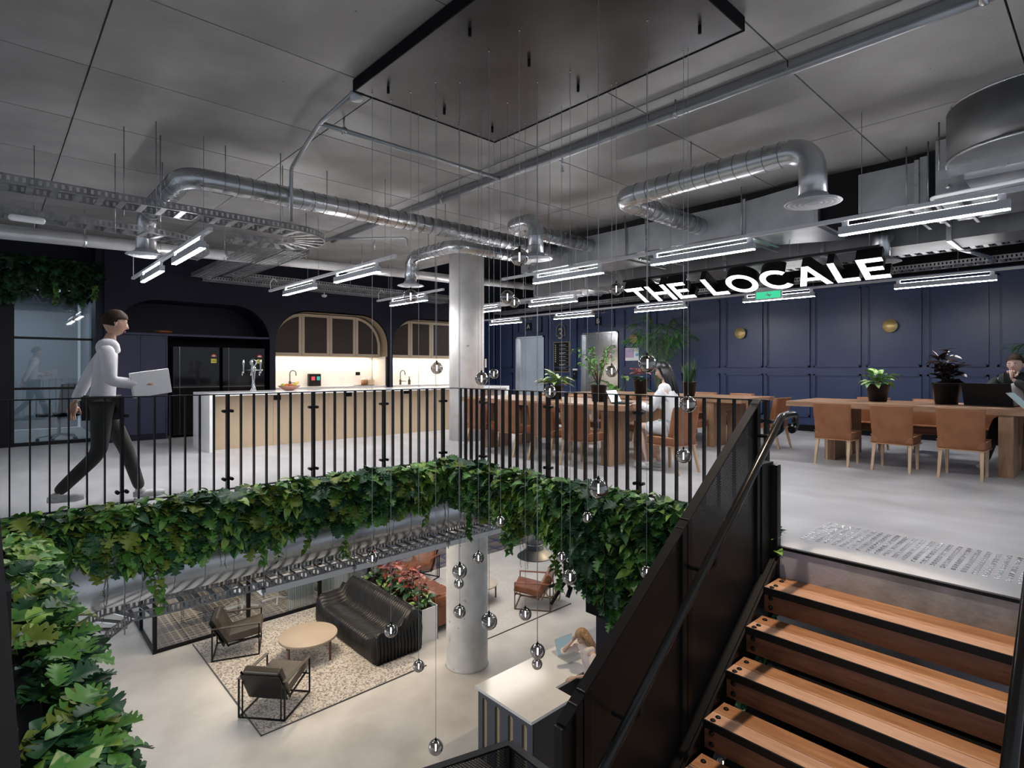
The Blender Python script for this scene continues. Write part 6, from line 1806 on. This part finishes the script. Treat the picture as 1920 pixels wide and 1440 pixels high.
def person(name, label, loc, rz, J, skin, shirt, trous, shoe, hair, clothes=(), bare_legs=False, female=False, jacket=None, group=None):
    t = thing(name, label, 'person', loc, rz)
    V3 = Vector; k = .92 if female else 1.0
    js = ['pelvis', 'waist', 'chest', 'neck', 'headb', 'shL', 'elL', 'wrL', 'shR', 'elR', 'wrR', 'hipL', 'knL', 'anL', 'hipR', 'knR', 'anR']
    idx = {j: i for i, j in enumerate(js)}
    E = [('pelvis', 'waist'), ('waist', 'chest'), ('chest', 'neck'), ('neck', 'headb'), ('chest', 'shL'), ('shL', 'elL'), ('elL', 'wrL'), ('chest', 'shR'), ('shR', 'elR'), ('elR', 'wrR'), ('pelvis', 'hipL'), ('hipL', 'knL'), ('knL', 'anL'), ('pelvis', 'hipR'), ('hipR', 'knR'), ('knR', 'anR')]
    rad = dict(pelvis=(.135, .105), waist=(.12, .09), chest=(.15, .105), neck=(.060, .060), headb=(.05, .05), shL=.06, elL=.042, wrL=.027, shR=.06, elR=.042, wrR=.027, hipL=.085, knL=.056, anL=.038, hipR=.085, knR=.056, anR=.038)
    def rr(j, g=0, f=1): 
        r = rad[j]; r = r if isinstance(r, tuple) else (r, r); return (r[0] * k * f + g, r[1] * k * f + g)
    V, F = skin_mesh('body', [J[j] for j in js], [(idx[a], idx[b]) for a, b in E], [rr(j, -.006) for j in js])
    mb = MB(); mb.add(V, F, 0, True)
    head_into(mb, J['head'], J['look'], J.get('headup', (0, 0, 1)), .98 * k + .05)
    for sgn, w_, h_ in ((1, 'wrL', 'handL'), (-1, 'wrR', 'handR')):
        hd = J[h_]; hand_into(mb, J[w_], hd[0], hd[1], hd[2], 1.0 * k, sgn)
    mb.obj('body', [skin, M_lip, M_eye, M_rubber], t, world=False)
    def sub(names, m, g, nm, extra=None):
        ii = {j: i for i, j in enumerate(names)}
        ed = [(ii[a], ii[b]) for a, b in E if a in ii and b in ii]
        if 'shR' in ii and 'chest' not in ii: pass
        V, F = skin_mesh(nm, [J[j] if not (extra and j in extra) else extra[j] for j in names], ed, [rr(j, g * (1.4 if j[:2] == 'wr' else 1)) for j in names])
        mm = MB().add(V, F, 0, True)
        if nm == 'top':
            c0 = V3(J['chest']); n0 = V3(J['neck'])
            V2, F2 = skin_mesh('collar', [c0, c0.lerp(n0, .45), c0.lerp(n0, .95)], [(0, 1), (1, 2)], [(.165 * k, .122 * k), (.135 * k, .10 * k), (.068 * k, .068 * k)])
            mm.add(V2, F2, 0, True)
            V2, F2 = skin_mesh('yoke', [c0.lerp(n0, .50), V3(J['shL']).lerp(n0, .12), V3(J['shR']).lerp(n0, .12)], [(0, 1), (0, 2)], [(.105 * k, .10 * k), (.078 * k, .078 * k), (.078 * k, .078 * k)])
            mm.add(V2, F2, 0, True)
        mm.obj(nm, m, t, world=False)
    cut = {w: V3(J[e]).lerp(V3(J[w]), .9) for e, w in (('elL', 'wrL'), ('elR', 'wrR'))}
    if 'short' in clothes: cut = {w: V3(J[e]).lerp(V3(J[w]), .12) for e, w in (('elL', 'wrL'), ('elR', 'wrR'))}
    cut['neck'] = V3(J['chest']).lerp(V3(J['neck']), .72)
    sub(['waist', 'pelvis', 'chest', 'neck', 'shL', 'elL', 'wrL', 'shR', 'elR', 'wrR'], shirt, .016, 'top', cut)
    if not bare_legs:
        sub(['pelvis', 'hipL', 'knL', 'anL', 'hipR', 'knR', 'anR'], trous, .014, 'trousers')
    else:
        cc = {'knL': V3(J['hipL']).lerp(V3(J['knL']), .8), 'knR': V3(J['hipR']).lerp(V3(J['knR']), .8)}
        sub(['pelvis', 'hipL', 'knL', 'hipR', 'knR'], trous, .022, 'skirt', cc)
    for a_, tt in (('anL', 'toeL'), ('anR', 'toeR')):
        if tt not in J: continue
        an = V3(J[a_]); to = V3(J[tt]); dd = (to - an); dd.z = 0 if abs(dd.z) < .05 else dd.z
        h = V3((dd.x, dd.y, 0)).normalized(); base = V3((an.x, an.y, an.z - .055))
        m = MB(); hl = base - h * .06; L = .27
        dz = (to.z - an.z + .05)
        pts = [hl, hl + h * .05, hl + h * .13, hl + h * .20, hl + h * .26]
        pts = [p + V3((0, 0, .012)) + V3((0, 0, dz * (i / 4) * .5 if abs(dz) > .08 else 0)) for i, p in enumerate(pts)]
        m.tube(pts, [.030, .042, .043, .046, .028], 12, sq=.85); m.tube([an + V3((0, 0, .01)), base + V3((0, 0, .02))], [.045, .042], 10)
        m.obj('shoe', shoe, t, world=False)
    return t
def hair_cap(t, c, fwd, m, s=1.06, drop=None, lift=.0, low=.70):
    f = Vector(fwd).normalized(); u = Vector((0, 0, 1)); r = f.cross(u).normalized(); u = r.cross(f)
    M = Matrix(((r.x, f.x, u.x, c[0]), (r.y, f.y, u.y, c[1]), (r.z, f.z, u.z, c[2]), (0, 0, 0, 1)))
    n, k = 24, 14; vs = []; fs = []
    for i in range(k + 1):
        ph = PI * low * i / k
        for j in range(n):
            a = 2 * PI * j / n; x = math.sin(ph) * math.cos(a); y = math.sin(ph) * math.sin(a); z = math.cos(ph)
            front = max(0, y); lim = .42 if front > .25 else -1
            if y > .25 and z < .45 - .1 * abs(x): z2 = max(z, .45 - .1 * abs(x)); x, y = x * .93, y * .93; z = z2
            wv = 1 + .03 * math.sin(a * 9 + i)
            vs.append((x * .083 * s * wv, y * .103 * s * wv - .004, z * .127 * s + lift))
    for i in range(k):
        for j in range(n): fs.append((i*n+j, i*n+(j+1) % n, (i+1)*n+(j+1) % n, (i+1)*n+j))
    mb = MB().add(vs, fs, 0, True, M)
    if drop:
        L = drop; nn = 26
        for q in range(nn):
            a = PI + PI * (q + .5) / nn
            for lay in (1.0, .82):
                x = .082 * lay * math.cos(a); y = .098 * lay * math.sin(a)
                wob = .012 * math.sin(q * 1.7)
                mb.tube([M @ Vector((x * .9, y * .9, .05)), M @ Vector((x * 1.12, y * 1.12, -.06)), M @ Vector((x * 1.18 + wob, y * 1.12 - .008, -.06 - L * .5)), M @ Vector((x * 1.02 + wob, y * 1.0 - .012, -.08 - L))], [.016, .018, .018, .006], 7)
    return mb.obj('hair', m, t, world=False)
V3 = Vector
M_wshirt = mat('white_shirt', (.62, .61, .64), .8, 0, (.72, .71, .74), 8, 3, .3, 14); M_trs = mat('charcoal_trousers', (.055, .052, .050), .85)
M_shoe = mat('white_shoe', (.62, .62, .62), .6); M_hairb = mat('brown_hair', (.030, .018, .012), .7, spec=.15); M_hairk = mat('black_hair', (.008, .008, .010), .35)
M_hairbl = mat('blond_hair', (.42, .27, .15), .5, 0, (.22, .13, .07), 30, 2); M_blaz = mat('white_blazer', (.66, .67, .68), .8, 0, (.74, .75, .76), 8, 3, .3, 14)
M_jkt = mat('dark_green_black_jacket', (.012, .017, .018), .8); M_tee = mat('grey_tee', (.42, .44, .48), .9); M_jean = mat('blue_jeans', (.055, .085, .15), .85, 0, (.10, .14, .22), 20, 3)
M_blkt = mat('black_trousers', (.010, .011, .012), .85)
# walking person, forward = +y local, walking towards +x world
J = dict(pelvis=V3((0, 0, .96)), waist=V3((0, .01, 1.12)), chest=V3((0, .04, 1.41)), neck=V3((0, .06, 1.55)), headb=V3((0, .075, 1.62)), head=V3((0, .10, 1.695)), look=(0, 1, -.18),
         shL=V3((-.19, .03, 1.44)), elL=V3((-.25, -.12, 1.18)), wrL=V3((-.24, -.22, .94)), handL=((0, -.2, -1), (.6, .6, 0), .35),
         shR=V3((.19, .04, 1.44)), elR=V3((.25, .06, 1.16)), wrR=V3((.17, .30, 1.12)), handR=((-.2, 1, .1), (-1, 0, 0), .5),
         hipL=V3((-.10, 0, .92)), knL=V3((-.10, .18, .52)), anL=V3((-.09, .30, .095)), toeL=V3((-.09, .50, .05)),
         hipR=V3((.10, 0, .92)), knR=V3((.10, -.02, .50)), anR=V3((.10, -.33, .16)), toeR=V3((.10, -.20, .03)))
wp_ = person('person', 'person in a white shirt and dark trousers walking past the railing with a white folder', (.80, 6.63, 0), R(-98), J, M_skin, M_wshirt, M_trs, M_shoe, None)
hair_cap(wp_, J['head'], J['look'], M_hairb, low=.57)
fd = MB().b2(-.02, .02, -.17, .17, -.12, .12).obj('document_folder', M_paper, None, bevel=.004)
wp_.scale = (1.03, 1.03, 1.03)
fd.location = (1.16, 6.41, 1.17); fd.rotation_euler = (R(8), 0, R(-78)); tag(fd, 'white folder carried by the walking person', 'folder')
# seated woman in white blazer : faces +y world
zs = .47
J = dict(pelvis=V3((0, -.08, zs + .10)), waist=V3((0, -.06, zs + .27)), chest=V3((0, .0, zs + .50)), neck=V3((0, .04, zs + .66)), headb=V3((0, .06, zs + .72)), head=V3((-.01, .08, zs + .81)), look=(-.45, 1, -.30),
         shL=V3((-.17, .01, zs + .57)), elL=V3((-.23, .12, zs + .32)), wrL=V3((-.12, .36, zs + .38)), handL=((.1, 1, -.05), (0, 0, -1), .3),
         shR=V3((.17, .01, zs + .57)), elR=V3((.24, .10, zs + .32)), wrR=V3((.12, .33, zs + .38)), handR=((-.1, 1, -.05), (0, 0, -1), .3),
         hipL=V3((-.10, -.02, zs + .08)), knL=V3((-.16, .34, zs + .10)), anL=V3((-.14, .22, .10)), toeL=V3((-.14, .40, .05)),
         hipR=V3((.10, -.02, zs + .08)), knR=V3((.04, .36, zs + .10)), anR=V3((-.02, .12, .10)), toeR=V3((-.02, .30, .05)))
w1 = person('person', 'woman with long black hair in a white blazer seated at the table end', (6.42, 3.95, 0), R(4), J, M_skinl, M_blaz, M_blaz, M_shoe, None, bare_legs=True, female=True)
hair_cap(w1, J['head'], J['look'], M_hairk, 1.08, drop=.30)
V, F = skin_mesh('blazer', [(0, -.09, zs + .02), (0, -.07, zs + .22), (0, -.01, zs + .46), (0, .02, zs + .60)], [(0, 1), (1, 2), (2, 3)], [(.20, .15), (.15, .12), (.175, .135), (.13, .10)])
MB().add(V, F, 0, True).obj('blazer_body', M_blaz, w1, world=False)
# seated man, faces -x world
J = dict(pelvis=V3((0, -.10, zs + .10)), waist=V3((0, -.04, zs + .28)), chest=V3((0, .07, zs + .55)), neck=V3((0, .12, zs + .68)), headb=V3((0, .15, zs + .73)), head=V3((.0, .18, zs + .81)), look=(.25, 1, -.10),
         shL=V3((-.21, .07, zs + .61)), elL=V3((-.30, .30, TZ + .05)), wrL=V3((-.06, .30, zs + .72)), handL=((.35, .05, 1), (.3, -1, 0), 1.1),
         shR=V3((.21, .07, zs + .61)), elR=V3((.27, .26, TZ + .05)), wrR=V3((.05, .44, TZ + .05)), handR=((-1, .3, 0), (0, 0, -1), .4),
         hipL=V3((-.10, -.04, zs + .08)), knL=V3((-.15, .40, zs + .08)), anL=V3((-.22, .58, .10)), toeL=V3((-.25, .75, .05)),
         hipR=V3((.10, -.04, zs + .08)), knR=V3((.14, .42, zs + .08)), anR=V3((.22, .85, .10)), toeR=V3((.24, 1.02, .05)))
J['wrL'] = V3((.02, .31, zs + .63)); J['handL'] = ((.1, -.15, 1), (.2, -1, .1), 1.2); J['elL'] = V3((-.24, .36, TZ + .06))
m1 = person('person', 'man with short brown hair in a dark jacket resting his chin on his hand', (10.45, .97, 0), R(90), J, M_skinl, M_jkt, M_blkt, M_shoe, None)
m1.scale = (1.07, 1.07, 1.07)
hair_cap(m1, J['head'], J['look'], M_hairb, 1.05, lift=.012, low=.57)
V, F = skin_mesh('tee', [(0, .0, zs + .20), (0, .13, zs + .48), (0, .16, zs + .60)], [(0, 1), (1, 2)], [(.085, .09), (.08, .075), (.06, .06)])
MB().add(V, F, 0, True).obj('grey_tee', M_tee, m1, world=False)
# standing woman by the desk, faces -x / desk
J = dict(pelvis=V3((0, 0, .93)), waist=V3((0, .01, 1.08)), chest=V3((0, .05, 1.32)), neck=V3((0, .08, 1.44)), headb=V3((0, .11, 1.49)), head=V3((0, .14, 1.56)), look=(0, 1, -.5),
         shL=V3((-.17, .06, 1.36)), elL=V3((-.24, .10, 1.10)), wrL=V3((-.10, .33, 1.06)), handL=((.1, 1, -.1), (0, 0, -1), .4),
         shR=V3((.17, .06, 1.36)), elR=V3((.25, .33, 1.27)), wrR=V3((.12, .22, 1.47)), handR=((-.3, -.3, .9), (-.6, -.6, 0), .8),
         hipL=V3((-.09, 0, .90)), knL=V3((-.10, .03, .50)), anL=V3((-.10, 0, .09)), toeL=V3((-.11, .18, .05)),
         hipR=V3((.09, 0, .90)), knR=V3((.10, .03, .50)), anR=V3((.10, 0, .09)), toeR=V3((.11, .18, .05)))
wl = at(1107, 1236, z=LZ + 1.2)
w2 = person('person', 'woman with long fair hair, pale top and jeans standing at the lower desk', (wl.x, wl.y, LZ), R(72), J, M_skinl, mat('pale_pink_top', (.80, .70, .66), .8), M_jean, M_shoe, None, clothes=('short',), female=True)
hair_cap(w2, J['head'], J['look'], M_hairbl, 1.08, drop=.34)
print('STANDING WOMAN', wl)
# office chair behind the glass
oc = thing('office_chair', 'white framed mesh office chair behind the office glass', 'chair', (.95, 13.25, 0), R(35))
MB().b2(-.24, .24, -.22, .24, .44, .50).obj('seat', M_black, oc, world=False, bevel=.02)
MB().bar((-.16, -.24, .5), (-.19, -.32, 1.05), .03, .04).bar((.16, -.24, .5), (.19, -.32, 1.05), .03, .04).bar((-.19, -.32, 1.05), (.19, -.32, 1.05), .03, .03).bar((-.17, -.27, .75), (.17, -.27, .75), .02, .06).bar((0, -.24, .5), (0, -.32, 1.05), .05, .02).obj('back_frame', M_white, oc, world=False)
MB().b2(-.22, .22, -.02, .02, 0, .55, M=Matrix.Translation((0, -.25, .50)) @ Matrix.Rotation(R(8), 4, 'X')).obj('backrest', M_rubber, oc, world=False, bevel=.01)
MB().tube([(0, 0, .1), (0, 0, .44)], .03, 10).obj('column', M_white, oc, world=False)
for k in range(5):
    a = k * 2 * PI / 5; MB().bar((0, 0, .12), (.30 * math.cos(a), .30 * math.sin(a), .07), .04, .03).obj('leg', M_white, oc, world=False)
    MB().lathe([(.02, 0), (.03, .03), (.02, .06)], (.30 * math.cos(a), .30 * math.sin(a), 0), 8).obj('castor', M_black, oc, world=False)
for s in (-1, 1): MB().bar((s * .25, -.15, .48), (s * .27, -.12, .68), .03, .04).bar((s * .27, -.22, .69), (s * .27, .08, .69), .06, .025).obj('armrest', M_white, oc, world=False)
